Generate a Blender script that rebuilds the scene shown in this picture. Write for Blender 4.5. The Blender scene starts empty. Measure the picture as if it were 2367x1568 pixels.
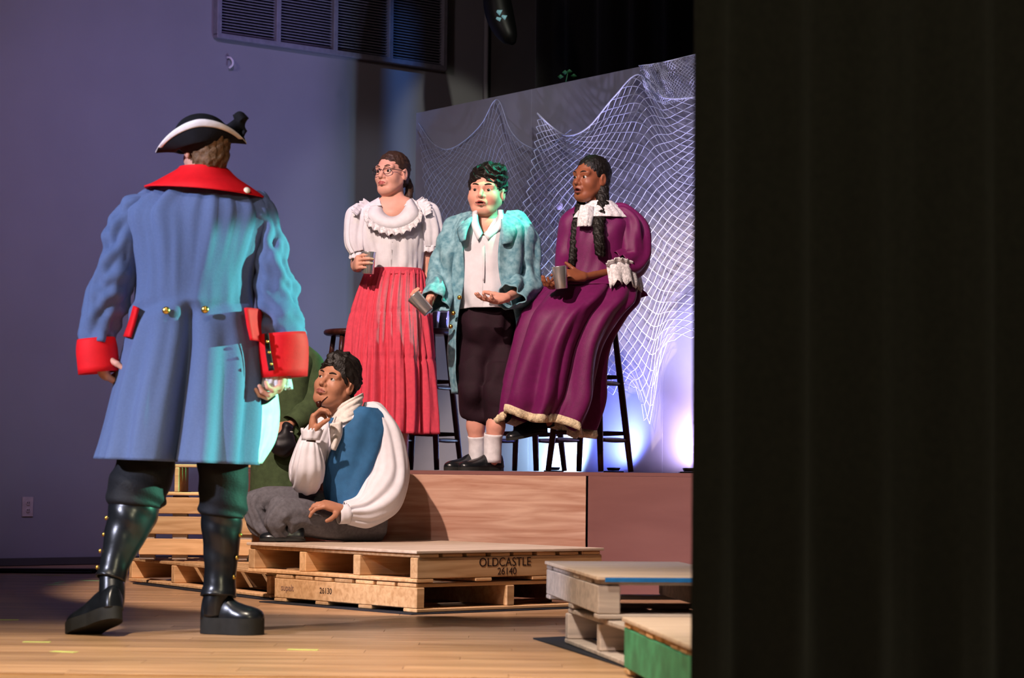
import bpy, bmesh, math, random
import numpy as np
from mathutils import Vector, Matrix

random.seed(7)
S = bpy.context.scene
COL = S.collection
PI = math.pi
# ------------------------------------------------------------------ camera
F = 5589.0
CX, CY = 1183.5, 784.0
HCAM = 0.584
PITCH = math.atan2(307.0, F)
ROLL = 0.0105
cam = bpy.data.objects.new('camera', bpy.data.cameras.new('camera'))
COL.objects.link(cam)
cam.data.sensor_width = 36.0
cam.data.lens = 85.0
cam.data.clip_end = 60
CM = Matrix.Translation((0, 0, HCAM)) @ Matrix.Rotation(PI / 2 + PITCH, 4, 'X') @ Matrix.Rotation(ROLL, 4, 'Z')
cam.matrix_world = CM
cam.data.dof.use_dof = True
cam.data.dof.focus_distance = 11.6
cam.data.dof.aperture_fstop = 5.0
S.camera = cam
CR = np.array(CM.to_3x3())


def ray(px, py):
    return CR @ np.array([(px - CX) / F, -(py - CY) / F, -1.0])


def P(px, py, D):                 # the place at depth D metres seen at this pixel
    d = ray(px, py)
    return np.array([0, 0, HCAM]) + d * (D / d[1])


def Z(px, py, z=0.0):             # the place at height z seen at this pixel
    d = ray(px, py)
    return np.array([0, 0, HCAM]) + d * ((z - HCAM) / d[2])


# ------------------------------------------------------------------ colour, world, view
def lin(h):
    h = h.lstrip('#')
    r = [int(h[i:i + 2], 16) / 255 for i in (0, 2, 4)]
    return tuple(x / 12.92 if x <= .04045 else ((x + .055) / 1.055) ** 2.4 for x in r) + (1.0,)


S.view_settings.view_transform = 'Standard'
S.view_settings.look = 'None'
S.view_settings.exposure = 0.0
S.view_settings.gamma = 1.0
S.view_settings.use_curve_mapping = False
W = bpy.data.worlds.new('dark_hall')
S.world = W
W.use_nodes = True
W.node_tree.nodes['Background'].inputs[0].default_value = (.55, .5, .62, 1)
W.node_tree.nodes['Background'].inputs[1].default_value = 0.03


# ------------------------------------------------------------------ stage lights
def spot(name, loc, aim, power, col, cone=30, blend=.3, size=.08):
    L = bpy.data.lights.new(name, 'SPOT')
    L.energy = power
    L.color = col
    L.spot_size = math.radians(cone)
    L.spot_blend = blend
    L.shadow_soft_size = size
    o = bpy.data.objects.new(name, L)
    COL.objects.link(o)
    o.location = loc
    o.rotation_euler = (Vector(aim) - Vector(loc)).to_track_quat('-Z', 'Y').to_euler()
    return o


spot('front_key', (-2.6, 6.6, 5.4), (-.35, 11.3, .85), 2600, (1, .77, .66), 33, .25, .05)
spot('front_fill', (-2.2, 3.4, 5.2), (-.2, 11.4, .9), 560, (1, .76, .72), 20, .4, .08)
spot('pallet_right', (-1.4, 3.0, 5.0), (.35, 7.6, .15), 900, (1, .82, .74), 22, .6, .08)
spot('floor_front', (-1.6, 5.4, 5.3), (-1.2, 6.5, 0), 2600, (1, .84, .66), 52, .9, .2)
spot('cool_back_light', (-5.6, 5.0, 3.4), (-1.0, 8.6, .95), 1900, (.76, .78, 1), 20, .5, .08)
spot('teal_side', (5.0, 8.6, 2.2), (-.80, 8.52, .95), 5200, (.26, 1, .62), 10.5, .25, .03)
spot('teal_side_boy', (2.9, 11.35, 5.35), (-.06, 11.84, 1.98), 2600, (.08, 1, .62), 6.5, .3, .04)
spot('violet_wash', (-1.2, 10.2, 4.6), (-1.6, 15.0, 1.7), 340, (.50, .35, 1), 60, .9, .01)
spot('violet_wash_upper', (-3.6, 9.0, 4.2), (-2.3, 14.9, 2.4), 190, (.95, .72, .80), 60, .9, .3)
spot('blue_strip', (-.35, 12.2, 5.2), (-.72, 15.7, 2.9), 330, (.10, .32, 1), 24, .6, .01)
spot('wall_grey', (1.2, 9.8, 4.6), (-.42, 16.2, 2.75), 330, (1, .97, .82), 9, .5, .05)
spot('wall_fill', (1.0, 9.0, 4.8), (-.85, 15.9, 1.9), 260, (.86, .84, 1), 15, .6, .1)  # weak lamp added to lift the dark wall right of the violet edge
spot('flat_wash', (1.3, 6.6, 5.0), (.25, 13.6, 1.9), 640, (.84, .76, .95), 19, .6, .1)
spot('curtain_fill', (1.2, .5, 3.5), (1.0, 5.0, .8), 460, (1, .90, .58), 60, .9, .4)  # added lamp, keeps the near curtain from going pure black

# ------------------------------------------------------------------ materials
MATS = {}


def mat(name, col, rough=.7, metal=0., var=.12, scale=30, bump=0., bscale=200, spec=.3, sheen=0., emit=None, trans=0., stretch=None, col2=None, coords='Object', detail=3):
    m = bpy.data.materials.new(name)
    m.use_nodes = True
    nt = m.node_tree
    b = nt.nodes['Principled BSDF']
    b.inputs['Roughness'].default_value = rough
    b.inputs['Metallic'].default_value = metal
    b.inputs['Specular IOR Level'].default_value = spec
    c = lin(col)
    tc = nt.nodes.new('ShaderNodeTexCoord')
    mp = nt.nodes.new('ShaderNodeMapping')
    nt.links.new(tc.outputs[coords], mp.inputs[0])
    if stretch:
        mp.inputs['Scale'].default_value = stretch
    n = nt.nodes.new('ShaderNodeTexNoise')
    n.inputs['Scale'].default_value = scale
    n.inputs['Detail'].default_value = detail
    nt.links.new(mp.outputs[0], n.inputs[0])
    r = nt.nodes.new('ShaderNodeValToRGB')
    r.color_ramp.elements[0].position = .3
    r.color_ramp.elements[1].position = .7
    c2 = lin(col2) if col2 else tuple(min(1, x * (1 + var)) for x in c[:3]) + (1,)
    r.color_ramp.elements[0].color = tuple(x * (1 - var) for x in c[:3]) + (1,)
    r.color_ramp.elements[1].color = c2
    nt.links.new(n.outputs[0], r.inputs[0])
    nt.links.new(r.outputs[0], b.inputs['Base Color'])
    if bump:
        n2 = nt.nodes.new('ShaderNodeTexNoise')
        n2.inputs['Scale'].default_value = bscale
        nt.links.new(mp.outputs[0], n2.inputs[0])
        bp = nt.nodes.new('ShaderNodeBump')
        bp.inputs['Strength'].default_value = bump
        bp.inputs['Distance'].default_value = .004
        nt.links.new(n2.outputs[0], bp.inputs['Height'])
        nt.links.new(bp.outputs[0], b.inputs['Normal'])
    if sheen:
        b.inputs['Sheen Weight'].default_value = sheen
    if trans:
        b.inputs['Transmission Weight'].default_value = trans
    if emit:
        b.inputs['Emission Color'].default_value = lin(emit[0])
        b.inputs['Emission Strength'].default_value = emit[1]
    MATS[name] = m
    return m


def wood(name, a, b_, rough=.65, stretch=(3, 40, 40), tint=.25, bump=.15):
    m = bpy.data.materials.new(name)
    m.use_nodes = True
    nt = m.node_tree
    b = nt.nodes['Principled BSDF']
    b.inputs['Roughness'].default_value = rough
    b.inputs['Specular IOR Level'].default_value = .25
    tc = nt.nodes.new('ShaderNodeTexCoord')
    oi = nt.nodes.new('ShaderNodeObjectInfo')
    mp = nt.nodes.new('ShaderNodeMapping')
    mp.inputs['Scale'].default_value = stretch
    nt.links.new(tc.outputs['Object'], mp.inputs[0])
    ad = nt.nodes.new('ShaderNodeVectorMath')
    ad.operation = 'ADD'
    sc = nt.nodes.new('ShaderNodeMath')
    sc.operation = 'MULTIPLY'
    sc.inputs[1].default_value = 50
    nt.links.new(oi.outputs['Random'], sc.inputs[0])
    nt.links.new(mp.outputs[0], ad.inputs[0])
    nt.links.new(sc.outputs[0], ad.inputs[1])
    n = nt.nodes.new('ShaderNodeTexNoise')
    n.inputs['Scale'].default_value = 1.0
    n.inputs['Detail'].default_value = 5
    n.inputs['Distortion'].default_value = .6
    nt.links.new(ad.outputs[0], n.inputs[0])
    r = nt.nodes.new('ShaderNodeValToRGB')
    r.color_ramp.elements[0].position = .32
    r.color_ramp.elements[1].position = .68
    r.color_ramp.elements[0].color = lin(a)
    r.color_ramp.elements[1].color = lin(b_)
    nt.links.new(n.outputs[0], r.inputs[0])
    hs = nt.nodes.new('ShaderNodeHueSaturation')
    mr = nt.nodes.new('ShaderNodeMapRange')
    mr.inputs[3].default_value = 1 - tint
    mr.inputs[4].default_value = 1 + tint
    nt.links.new(oi.outputs['Random'], mr.inputs[0])
    nt.links.new(mr.outputs[0], hs.inputs['Value'])
    nt.links.new(r.outputs[0], hs.inputs['Color'])
    nt.links.new(hs.outputs[0], b.inputs['Base Color'])
    bp = nt.nodes.new('ShaderNodeBump')
    bp.inputs['Strength'].default_value = bump
    bp.inputs['Distance'].default_value = .003
    nt.links.new(n.outputs[0], bp.inputs['Height'])
    nt.links.new(bp.outputs[0], b.inputs['Normal'])
    MATS[name] = m
    return m


wood('pallet_wood', '#b98f62', '#d9b184')
wood('pallet_grey', '#9c8f86', '#c2b3a6')
wood('plywood_pink', '#b07d66', '#d9b29c', stretch=(2.5, 30, 30), tint=.05)
wood('plywood_plain', '#7f5450', '#885c57', stretch=(2, 8, 8), tint=.03, bump=.03)
wood('plywood_top', '#b9a18c', '#d0bba6', stretch=(3, 30, 30), tint=.06)
wood('floor_plank', '#94704f', '#c29c78', rough=.38, stretch=(1.6, 26, 26), tint=.16, bump=.04)
wood('stool_wood', '#2a120d', '#46221a', rough=.3, stretch=(30, 30, 3), tint=.05)
mat('green_paint', '#3f8f68', .6, var=.3, scale=14, bump=.3, bscale=60)
mat('blue_paint', '#1d6fb4', .5)
mat('stamp_ink', '#2b1712', .8)
mat('stamp_faint', '#8a6a5c', .8)
mat('floor_base', '#a27c54', .4, var=.1, scale=6)
mat('black_carpet', '#23252d', .95, var=.5, scale=300, bump=.5, bscale=500)
mat('wall_paint', '#8d8d90', .85, var=.03, scale=3, bump=.08, bscale=150)
mat('dark_wall', '#4a4844', .9, var=.08, scale=4)
mat('ceiling_black', '#0d0c0d', .9)
mat('vent_metal', '#7f7f88', .6)
mat('flat_paint', '#9b9a9d', .85, var=.05, scale=5, bump=.05)
mat('black_drape', '#14120e', .95, var=.25, scale=60, bump=.3, bscale=300, sheen=.15)
mat('net_cord', '#dfe3ea', .7, var=.05)
mat('net_cord_dimmed', '#a9adb8', .8)  # grey copy of the net cord, weaker light put into its colour
mat('net_float', '#cfc8e6', .5)
mat('plate_ivory', '#b7a9a2', .5)
mat('slot_black', '#0b0a0a', .6)
mat('black_metal', '#0c0c0d', .45)
mat('steel', '#c9c9cd', .27, .75, var=.04)
mat('gold', '#d8b35a', .28, 1.0)
mat('pearl', '#e9e4c9', .3)
mat('clear_plastic', '#ffffff', .05, trans=.95, var=0)
mat('lens_teal', '#7fb6c0', .2, emit=('#9fd6e0', .25))
mat('led_white', '#ffffff', .3, emit=('#c8e8ff', 6))
mat('led_violet', '#ffffff', .3, emit=('#b08cff', 4))
mat('glow_tape', '#c9d67a', .6)
mat('leaf_green', '#2d6a3a', .6)
# cloth
mat('coat_blue', '#596d98', .85, var=.05, scale=120, bump=.3, bscale=350, sheen=.05)
mat('coat_red', '#e8121f', .7, var=.06, bump=.2, bscale=350)
mat('lining_white', '#dfe6e4', .6, var=.1, scale=25, bump=.3, bscale=60)
mat('breech_black', '#14161b', .7, var=.3, bump=.3, bscale=120)
mat('leather_black', '#15181c', .28, var=.3, scale=20, spec=.6, bump=.1, bscale=60)
mat('sole_rubber', '#242422', .7, var=.2)
mat('felt_black', '#0d0f16', .9, var=.3, bump=.3)
mat('trim_white', '#e6e4e6', .7, bump=.3, bscale=250)
mat('lace_white', '#dcd8dc', .8, var=.3, scale=90, bump=.8, bscale=160)
mat('lace_cream', '#d6c3a2', .8, var=.3, scale=90, bump=.8, bscale=160)
mat('blouse_white', '#dcdbe2', .8, var=.05, bump=.2, bscale=220)
mat('skirt_coral', '#d4465a', .85, var=.08, scale=50, bump=.3, bscale=260)
mat('jacket_teal', '#588da0', .75, var=.12, scale=38, col2='#93bcc9', bump=.25, bscale=250, detail=6)
mat('shirt_white', '#dad8e0', .8, var=.04, bump=.15, bscale=240)
mat('breech_plum', '#200615', .8, var=.2, bump=.25, bscale=200)
mat('sock_white', '#e2e0e4', .85, bump=.3, bscale=300)
mat('dress_plum', '#680f50', .55, var=.10, scale=50, bump=.15, bscale=200, sheen=.05)
mat('vest_blue', '#2f628f', .75, var=.12, bump=.3, bscale=320)
mat('trousers_grey', '#5d5b61', .85, var=.18, scale=70, bump=.3, bscale=300)
mat('coat_green', '#3d4c30', .9, var=.2, scale=40, bump=.35, bscale=240)
mat('pouch_black', '#17151a', .5)
mat('cravat_cream', '#d9d2cc', .8, var=.12, scale=60, bump=.3, bscale=90)
# people
mat('skin_fair', '#d9a08c', .5, var=.05, scale=40)
mat('skin_rosy', '#dc9e8b', .5, var=.07, scale=30)
mat('skin_dark', '#8a5038', .45, var=.08, scale=40)
mat('skin_tan', '#b07a60', .48, var=.06, scale=40)
mat('lip_rose', '#b8635e', .45)
mat('lip_dark', '#7a3a35', .4)
mat('lip_tan', '#985950', .45)
mat('mouth_dark', '#3a1414', .6)
mat('eye_white', '#bdb2ab', .3, spec=.6)
mat('iris_dark', '#1c120e', .15, spec=.8)
mat('hair_brown', '#3c2a20', .55, var=.4, scale=90, stretch=(1, 1, .3), bump=.6, bscale=160)
mat('hair_grey_brown', '#6b5138', .6, var=.4, scale=90, bump=.6, bscale=160)
mat('hair_black', '#17120f', .5, var=.4, scale=90, bump=.6, bscale=160)
mat('brow_dark', '#2b1c15', .8)
mat('frame_dark', '#2a1d22', .3)
M = MATS

# ------------------------------------------------------------------ object helpers
ORG = {}


def mk(name, vf, m, parent=None, smooth=True, world=True, solid=0., kind=None, mats=None, midx=None, label=None):
    v, f = vf
    v = np.asarray(v, float)
    if parent is not None and world:
        v = v - ORG.get(parent.name, np.zeros(3))
    me = bpy.data.meshes.new(name)
    me.from_pydata(v.tolist(), [], f if isinstance(f, list) else f.tolist())
    if mats:
        for q in mats:
            me.materials.append(M[q])
        if midx is not None:
            me.polygons.foreach_set('material_index', np.asarray(midx, np.int32))
    else:
        me.materials.append(M[m])
    if smooth:
        me.polygons.foreach_set('use_smooth', np.ones(len(me.polygons), bool))
    me.update()
    o = bpy.data.objects.new(name, me)
    COL.objects.link(o)
    if parent is not None:
        o.parent = parent
        ORG[o.name] = ORG.get(parent.name, np.zeros(3)) if world else np.zeros(3)
    if solid:
        s = o.modifiers.new('thickness', 'SOLIDIFY')
        s.thickness = solid
        s.offset = 0
    if kind:
        o['kind'] = kind
    if label:
        o['label'] = label
    return o


def thing(name, label, cat, loc=(0, 0, 0), rz=0., group=None):
    o = bpy.data.objects.new(name, None)
    o.empty_display_size = .1
    COL.objects.link(o)
    o.location = loc
    o.rotation_euler = (0, 0, rz)
    o['label'] = label
    o['category'] = cat
    if group:
        o['group'] = group
    ORG[o.name] = np.array(loc, float)
    return o


def tag(o, label, cat, group=None):
    o['label'] = label
    o['category'] = cat
    if group:
        o['group'] = group
    return o


def structure(o):
    o['kind'] = 'structure'
    return o


BOX = {}


def box(name, size, loc, m, parent=None, rot=(0, 0, 0), bev=.004):
    key = (tuple(round(x, 4) for x in size), m, bev)
    if key not in BOX:
        bm = bmesh.new()
        bmesh.ops.create_cube(bm, size=1)
        for v in bm.verts:
            v.co = Vector((v.co.x * size[0], v.co.y * size[1], v.co.z * size[2]))
        if bev:
            bmesh.ops.bevel(bm, geom=bm.edges[:], offset=min(bev, min(size) * .3), segments=1, affect='EDGES', profile=.5)
        me = bpy.data.meshes.new(name)
        bm.to_mesh(me)
        bm.free()
        me.materials.append(M[m])
        BOX[key] = me
    o = bpy.data.objects.new(name, BOX[key])
    COL.objects.link(o)
    o.location = loc
    o.rotation_euler = rot
    if parent:
        o.parent = parent
    return o


def dup(root, loc, rz=0., label=None, group=None):
    r = root.copy()
    COL.objects.link(r)
    r.location = loc
    r.rotation_euler = (0, 0, rz)
    if label:
        r['label'] = label
    if group:
        r['group'] = group
    for ch in list(root.children):
        c = ch.copy()
        COL.objects.link(c)
        c.parent = r
        for g in list(ch.children):
            d = g.copy()
            COL.objects.link(d)
            d.parent = c
    return r


# ------------------------------------------------------------------ lofts, tubes, lathes
def catmull(A, sub):
    A = np.asarray(A, float)
    n = len(A)
    if n < 3 or sub == 1:
        t = np.linspace(0, n - 1, (n - 1) * sub + 1)
        i = np.minimum(t.astype(int), n - 2)
        w = (t - i).reshape((-1,) + (1,) * (A.ndim - 1))
        return A[i] * (1 - w) + A[i + 1] * w
    B = np.concatenate([[2 * A[0] - A[1]], A, [2 * A[-1] - A[-2]]])
    out = []
    for i in range(n - 1):
        p0, p1, p2, p3 = B[i], B[i + 1], B[i + 2], B[i + 3]
        for k in range(sub):
            t = k / sub
            out.append(.5 * (2 * p1 + (p2 - p0) * t + (2 * p0 - 5 * p1 + 4 * p2 - p3) * t * t + (3 * p1 - p0 - 3 * p2 + p3) * t ** 3))
    out.append(A[-1])
    return np.array(out)


def grid_faces(nr, nc, closed):
    i = np.arange(nr - 1)[:, None]
    j = np.arange(nc if closed else nc - 1)[None, :]
    j2 = (j + 1) % nc
    f = np.stack([i * nc + j, i * nc + j2, (i + 1) * nc + j2, (i + 1) * nc + j], -1)
    return f.reshape(-1, 4)


def loft_cuv(C, U, V, seg=64, sub=6, disp=None, th=None, ex=2.0, caps=(0, 0)):
    """C centres, U and V half axes; th = per ring (start, end) angles for an open loft."""
    C, U, V = catmull(C, sub), catmull(U, sub), catmull(V, sub)
    n = len(C)
    closed = th is None
    if closed:
        T = np.tile(np.linspace(0, 2 * PI, seg, endpoint=False), (n, 1))
    else:
        tt = catmull(np.asarray(th, float), sub)
        T = tt[:, :1] + (tt[:, 1:] - tt[:, :1]) * np.linspace(0, 1, seg)[None]
    c, s = np.cos(T), np.sin(T)
    if ex != 2.0:
        c = np.sign(c) * np.abs(c) ** (2 / ex)
        s = np.sign(s) * np.abs(s) ** (2 / ex)
    pts = C[:, None] + U[:, None] * c[..., None] + V[:, None] * s[..., None]
    if disp is not None:
        d = pts - C[:, None]
        d = d / np.maximum(np.linalg.norm(d, axis=-1, keepdims=True), 1e-6)
        pts = pts + d * disp(T, np.linspace(0, 1, n)[:, None] + 0 * T)[..., None]
    f = grid_faces(n, seg, closed).tolist()
    v = pts.reshape(-1, 3)
    if closed:
        if caps[0]:
            v = np.vstack([v, pts[0].mean(0)])
            k = len(v) - 1
            f += [[(j + 1) % seg, j, k] for j in range(seg)]
        if caps[1]:
            v = np.vstack([v, pts[-1].mean(0)])
            k = len(v) - 1
            b = (n - 1) * seg
            f += [[b + j, b + (j + 1) % seg, k] for j in range(seg)]
    return v, f


def torso(rings, D, **k):
    """rings: (y, x_left, x_right, depth radius[, dD[, tilt px]]) in photo pixels at depth D."""
    C, U, V, th = [], [], [], []
    op = k.pop('opening', None)
    for i, r in enumerate(rings):
        y, xl, xr, dr = r[:4]
        d = D + (r[4] if len(r) > 4 else 0)
        tl = r[5] if len(r) > 5 else 0
        a, b = P(xl, y - tl / 2, d), P(xr, y + tl / 2, d)
        C.append((a + b) / 2)
        U.append((b - a) / 2)
        V.append((0, dr, 0))
        if op:
            xc, hw = (xl + xr) / 2, (xr - xl) / 2
            a0 = -math.acos(max(-1, min(1, (op[i][1] - xc) / hw)))
            a1 = -math.acos(max(-1, min(1, (op[i][0] - xc) / hw)))
            th.append((a0, a1 + 2 * PI))
    if op:
        k['th'] = th
    return loft_cuv(C, U, V, **k)


def frames(pts):
    pts = np.asarray(pts, float)
    t = np.gradient(pts, axis=0)
    t /= np.linalg.norm(t, axis=1, keepdims=True)
    u = np.cross(t[0], [0, 1, 0])
    if np.linalg.norm(u) < .1:
        u = np.cross(t[0], [1, 0, 0])
    u /= np.linalg.norm(u)
    Us, Vs = [], []
    for k in range(len(pts)):
        u = u - t[k] * np.dot(u, t[k])
        u /= np.linalg.norm(u)
        Us.append(u)
        Vs.append(np.cross(t[k], u))
    return np.array(Us), np.array(Vs)


def tube(path, sq=1.0, seg=40, sub=6, disp=None, caps=(0, 0)):
    """path: (x, y, D, r px); radius is measured in photo pixels at that depth."""
    C = np.array([P(p[0], p[1], p[2]) for p in path])
    r = np.array([p[3] * p[2] / F for p in path])
    U, V = frames(C)
    return loft_cuv(C, U * r[:, None], V * r[:, None] * sq, seg=seg, sub=sub, disp=disp, caps=caps)


def tube3(pts, rad, seg=10, sub=1, caps=(1, 1), disp=None):
    C = np.asarray(pts, float)
    r = np.broadcast_to(np.asarray(rad, float), (len(C),))
    U, V = frames(C)
    return loft_cuv(C, U * r[:, None], V * r[:, None], seg=seg, sub=sub, caps=caps, disp=disp)


def join(*parts):
    vs, fs, o = [], [], 0
    for v, f in parts:
        vs.append(np.asarray(v, float))
        fs += [[i + o for i in q] for q in (f if isinstance(f, list) else f.tolist())]
        o += len(v)
    return np.vstack(vs), fs


def lathe(prof, loc=(0, 0, 0), axis=(0, 0, 1), seg=24):
    ax = Vector(axis).normalized()
    R = np.array(ax.to_track_quat('Z', 'Y').to_matrix())
    prof = np.asarray(prof, float)
    T = np.linspace(0, 2 * PI, seg, endpoint=False)
    v = np.stack([prof[:, :1] * np.cos(T), prof[:, :1] * np.sin(T), np.repeat(prof[:, 1:], seg, 1)], -1)
    return v.reshape(-1, 3) @ R.T + np.asarray(loc, float), grid_faces(len(prof), seg, True)


def ball(c, r, seg=14, rows=9, sc=(1, 1, 1)):
    ph = np.linspace(-PI / 2, PI / 2, rows)
    v, f = lathe(np.stack([np.maximum(np.cos(ph), 1e-3) * r, np.sin(ph) * r], -1), seg=seg)
    return v * np.asarray(sc) + np.asarray(c, float), f


def wrinkle(seed, amp, n=7, tf=(1, 4), af=(1, 3)):
    """slanting cloth folds"""
    rs = random.Random(seed)
    w = [(rs.randint(*af), rs.uniform(*tf) * 2 * PI, rs.uniform(0, 6.3), rs.uniform(.5, 1)) for _ in range(n)]

    def d(T, t):
        z = 0 * T
        for a, b, p, q in w:
            x = a * T + b * t + p
            z = z + q * (.55 * np.sin(x) + .9 * (.64 - np.abs(np.sin(x * .5 + p))))
        return amp * z / math.sqrt(n)
    return d


def creases(seed, amp, n=16, af=(3, 13), tf=(-1.2, 1.6)):
    """uneven pulled cloth: many slanting folds that fade in and out"""
    rs = random.Random(seed)
    w = [(rs.randint(*af), rs.uniform(*tf) * 2 * PI, rs.uniform(0, 6.3), rs.uniform(.5, 1), rs.randint(1, 3), rs.uniform(2, 8), rs.uniform(0, 6.3)) for _ in range(n)]

    def d(T, t):
        z = 0 * T
        for a, b, p, q, c, e, h in w:
            m = np.clip(np.sin(c * T + e * t + h), 0, 1) ** 1.5
            z = z + q * m * (.64 - np.abs(np.sin((a * T + b * t + p) * .5)) if a % 2 == 0 else .8 * np.sin(a * T + b * t + p))
        return amp * z * 3.4 / math.sqrt(n)
    return d


def pleats(seed, amp, freqs, grow=1.0, base=.15, warp=.25):
    rs = random.Random(seed)
    w = [(f, rs.uniform(0, 6.3), rs.uniform(.6, 1)) for f in freqs]
    p0 = rs.uniform(0, 6)

    def d(T, t):
        z = 0 * T
        Tw = T + warp * np.sin(2 * T + p0) * .5 + .03 * np.sin(9 * t + 3 * T)
        for f, p, q in w:
            z = z + q * np.sin(f * Tw + p)
        return amp * (base + (1 - base) * t ** grow) * z / len(w)
    return d


def add_d(*fs):
    return lambda T, t: sum(f(T, t) for f in fs)

# ------------------------------------------------------------------ smooth bodies (signed distance fields meshed with surface nets)
def n3(v):
    v = np.asarray(v, float)
    return v / np.linalg.norm(v)


def cap(a, b, ra, rb=None, k=.02, op=1):
    return ('c', np.asarray(a, float), np.asarray(b, float), ra, ra if rb is None else rb, k, op)


def ell(c, r, R=None, k=.02, op=1):
    return ('e', np.asarray(c, float), np.asarray(r, float), np.eye(3) if R is None else np.asarray(R, float), k, op)


def field(prims, lo, hi, res):
    ax = [np.arange(lo[i], hi[i] + res, res).astype(np.float32) for i in range(3)]
    Fv = np.full([len(a) for a in ax], .5, np.float32)
    for p in prims:
        if p[0] == 'c':
            _, a, b, ra, rb, k, op = p
            m = max(ra, rb)
            l, h = np.minimum(a, b) - m, np.maximum(a, b) + m
        else:
            _, c, r, R, k, op = p
            m = max(r)
            l, h = c - m, c + m
        pad = k + 3 * res
        sl = []
        for i in range(3):
            i0 = max(0, int((l[i] - pad - lo[i]) / res))
            i1 = min(len(ax[i]), int((h[i] + pad - lo[i]) / res) + 2)
            sl.append(slice(i0, max(i0, i1)))
        if any(s.stop <= s.start for s in sl):
            continue
        X, Y, Zz = ax[0][sl[0]][:, None, None], ax[1][sl[1]][None, :, None], ax[2][sl[2]][None, None, :]
        if p[0] == 'c':
            ba = b - a
            L2 = max(float(ba @ ba), 1e-12)
            dx, dy, dz = X - a[0], Y - a[1], Zz - a[2]
            t = np.clip((dx * ba[0] + dy * ba[1] + dz * ba[2]) / L2, 0, 1)
            d = np.sqrt((dx - t * ba[0]) ** 2 + (dy - t * ba[1]) ** 2 + (dz - t * ba[2]) ** 2) - (ra + (rb - ra) * t)
        else:
            dx, dy, dz = X - c[0], Y - c[1], Zz - c[2]
            q = [R[i][0] * dx + R[i][1] * dy + R[i][2] * dz for i in range(3)]
            k0 = np.sqrt(sum((q[i] / r[i]) ** 2 for i in range(3)))
            k1 = np.sqrt(sum((q[i] / r[i] ** 2) ** 2 for i in range(3)))
            d = k0 * (k0 - 1) / np.maximum(k1, 1e-6)
        A = Fv[tuple(sl)]
        if op > 0:
            h_ = np.maximum(k - np.abs(A - d), 0) / k
            Fv[tuple(sl)] = np.minimum(A, d) - h_ * h_ * k * .25
        else:
            h_ = np.maximum(k - np.abs(A + d), 0) / k
            Fv[tuple(sl)] = np.maximum(A, -d) + h_ * h_ * k * .25
    return Fv


CORN = np.array([(x, y, z) for x in (0, 1) for y in (0, 1) for z in (0, 1)])
EDG = [(a, b) for a in range(8) for b in range(a + 1, 8) if np.abs(CORN[a] - CORN[b]).sum() == 1]


def nets(Fv, lo, res):
    s = Fv < 0
    cnt = sum(s[c[0]:s.shape[0] - 1 + c[0], c[1]:s.shape[1] - 1 + c[1], c[2]:s.shape[2] - 1 + c[2]].astype(np.int8) for c in CORN)
    act = (cnt > 0) & (cnt < 8)
    I = np.argwhere(act)
    idx = np.full(act.shape, -1, np.int64)
    idx[act] = np.arange(len(I))
    vals = [Fv[I[:, 0] + c[0], I[:, 1] + c[1], I[:, 2] + c[2]] for c in CORN]
    pos = np.zeros((len(I), 3))
    n = np.zeros(len(I))
    for a, b in EDG:
        fa, fb = vals[a], vals[b]
        mk_ = (fa < 0) != (fb < 0)
        t = np.where(mk_, fa / np.where(mk_, fa - fb, 1), 0)
        pos += mk_[:, None] * (CORN[a] + t[:, None] * (CORN[b] - CORN[a]))
        n += mk_
    v = np.asarray(lo) + res * (I + pos / n[:, None])
    fs = []
    for axx in range(3):
        o = [0, 0, 0]
        o[axx] = 1
        s0 = s[tuple(slice(0, -1) if i == axx else slice(None) for i in range(3))]
        s1 = s[tuple(slice(1, None) if i == axx else slice(None) for i in range(3))]
        E = np.argwhere(s0 != s1)
        b, c = (axx + 1) % 3, (axx + 2) % 3
        ok = (E[:, b] > 0) & (E[:, c] > 0) & (E[:, b] < act.shape[b]) & (E[:, c] < act.shape[c])
        E = E[ok]
        q = []
        for db, dc in ((-1, -1), (0, -1), (0, 0), (-1, 0)):
            e = E.copy()
            e[:, b] += db
            e[:, c] += dc
            q.append(idx[e[:, 0], e[:, 1], e[:, 2]])
        q = np.stack(q, 1)
        inside = s[E[:, 0], E[:, 1], E[:, 2]]
        q[~inside] = q[~inside][:, ::-1]
        fs.append(q)
    return v, np.concatenate(fs)


def bounds(prims):
    lo, hi = np.full(3, 1e9), np.full(3, -1e9)
    for p in prims:
        if p[-1] < 0:
            continue
        if p[0] == 'c':
            m = max(p[3], p[4])
            lo, hi = np.minimum(lo, np.minimum(p[1], p[2]) - m), np.maximum(hi, np.maximum(p[1], p[2]) + m)
        else:
            m = max(p[2])
            lo, hi = np.minimum(lo, p[1] - m), np.maximum(hi, p[1] + m)
    return lo, hi


def blob(prims, res, noise=None):
    lo, hi = bounds(prims)
    lo, hi = lo - 4 * res, hi + 4 * res
    v, f = nets(field(prims, lo, hi, res), lo, res)
    if noise:
        v = v + noise(v)
    return v, f


def curls(seed, amp, freq, n=10):
    rs = np.random.RandomState(seed)
    K = rs.normal(size=(n, 3)) * freq
    p = rs.uniform(0, 6.3, n)
    Dv = rs.normal(size=(n, 3))
    return lambda v: amp * (np.sin(v @ K.T + p) @ Dv) / math.sqrt(n)


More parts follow.
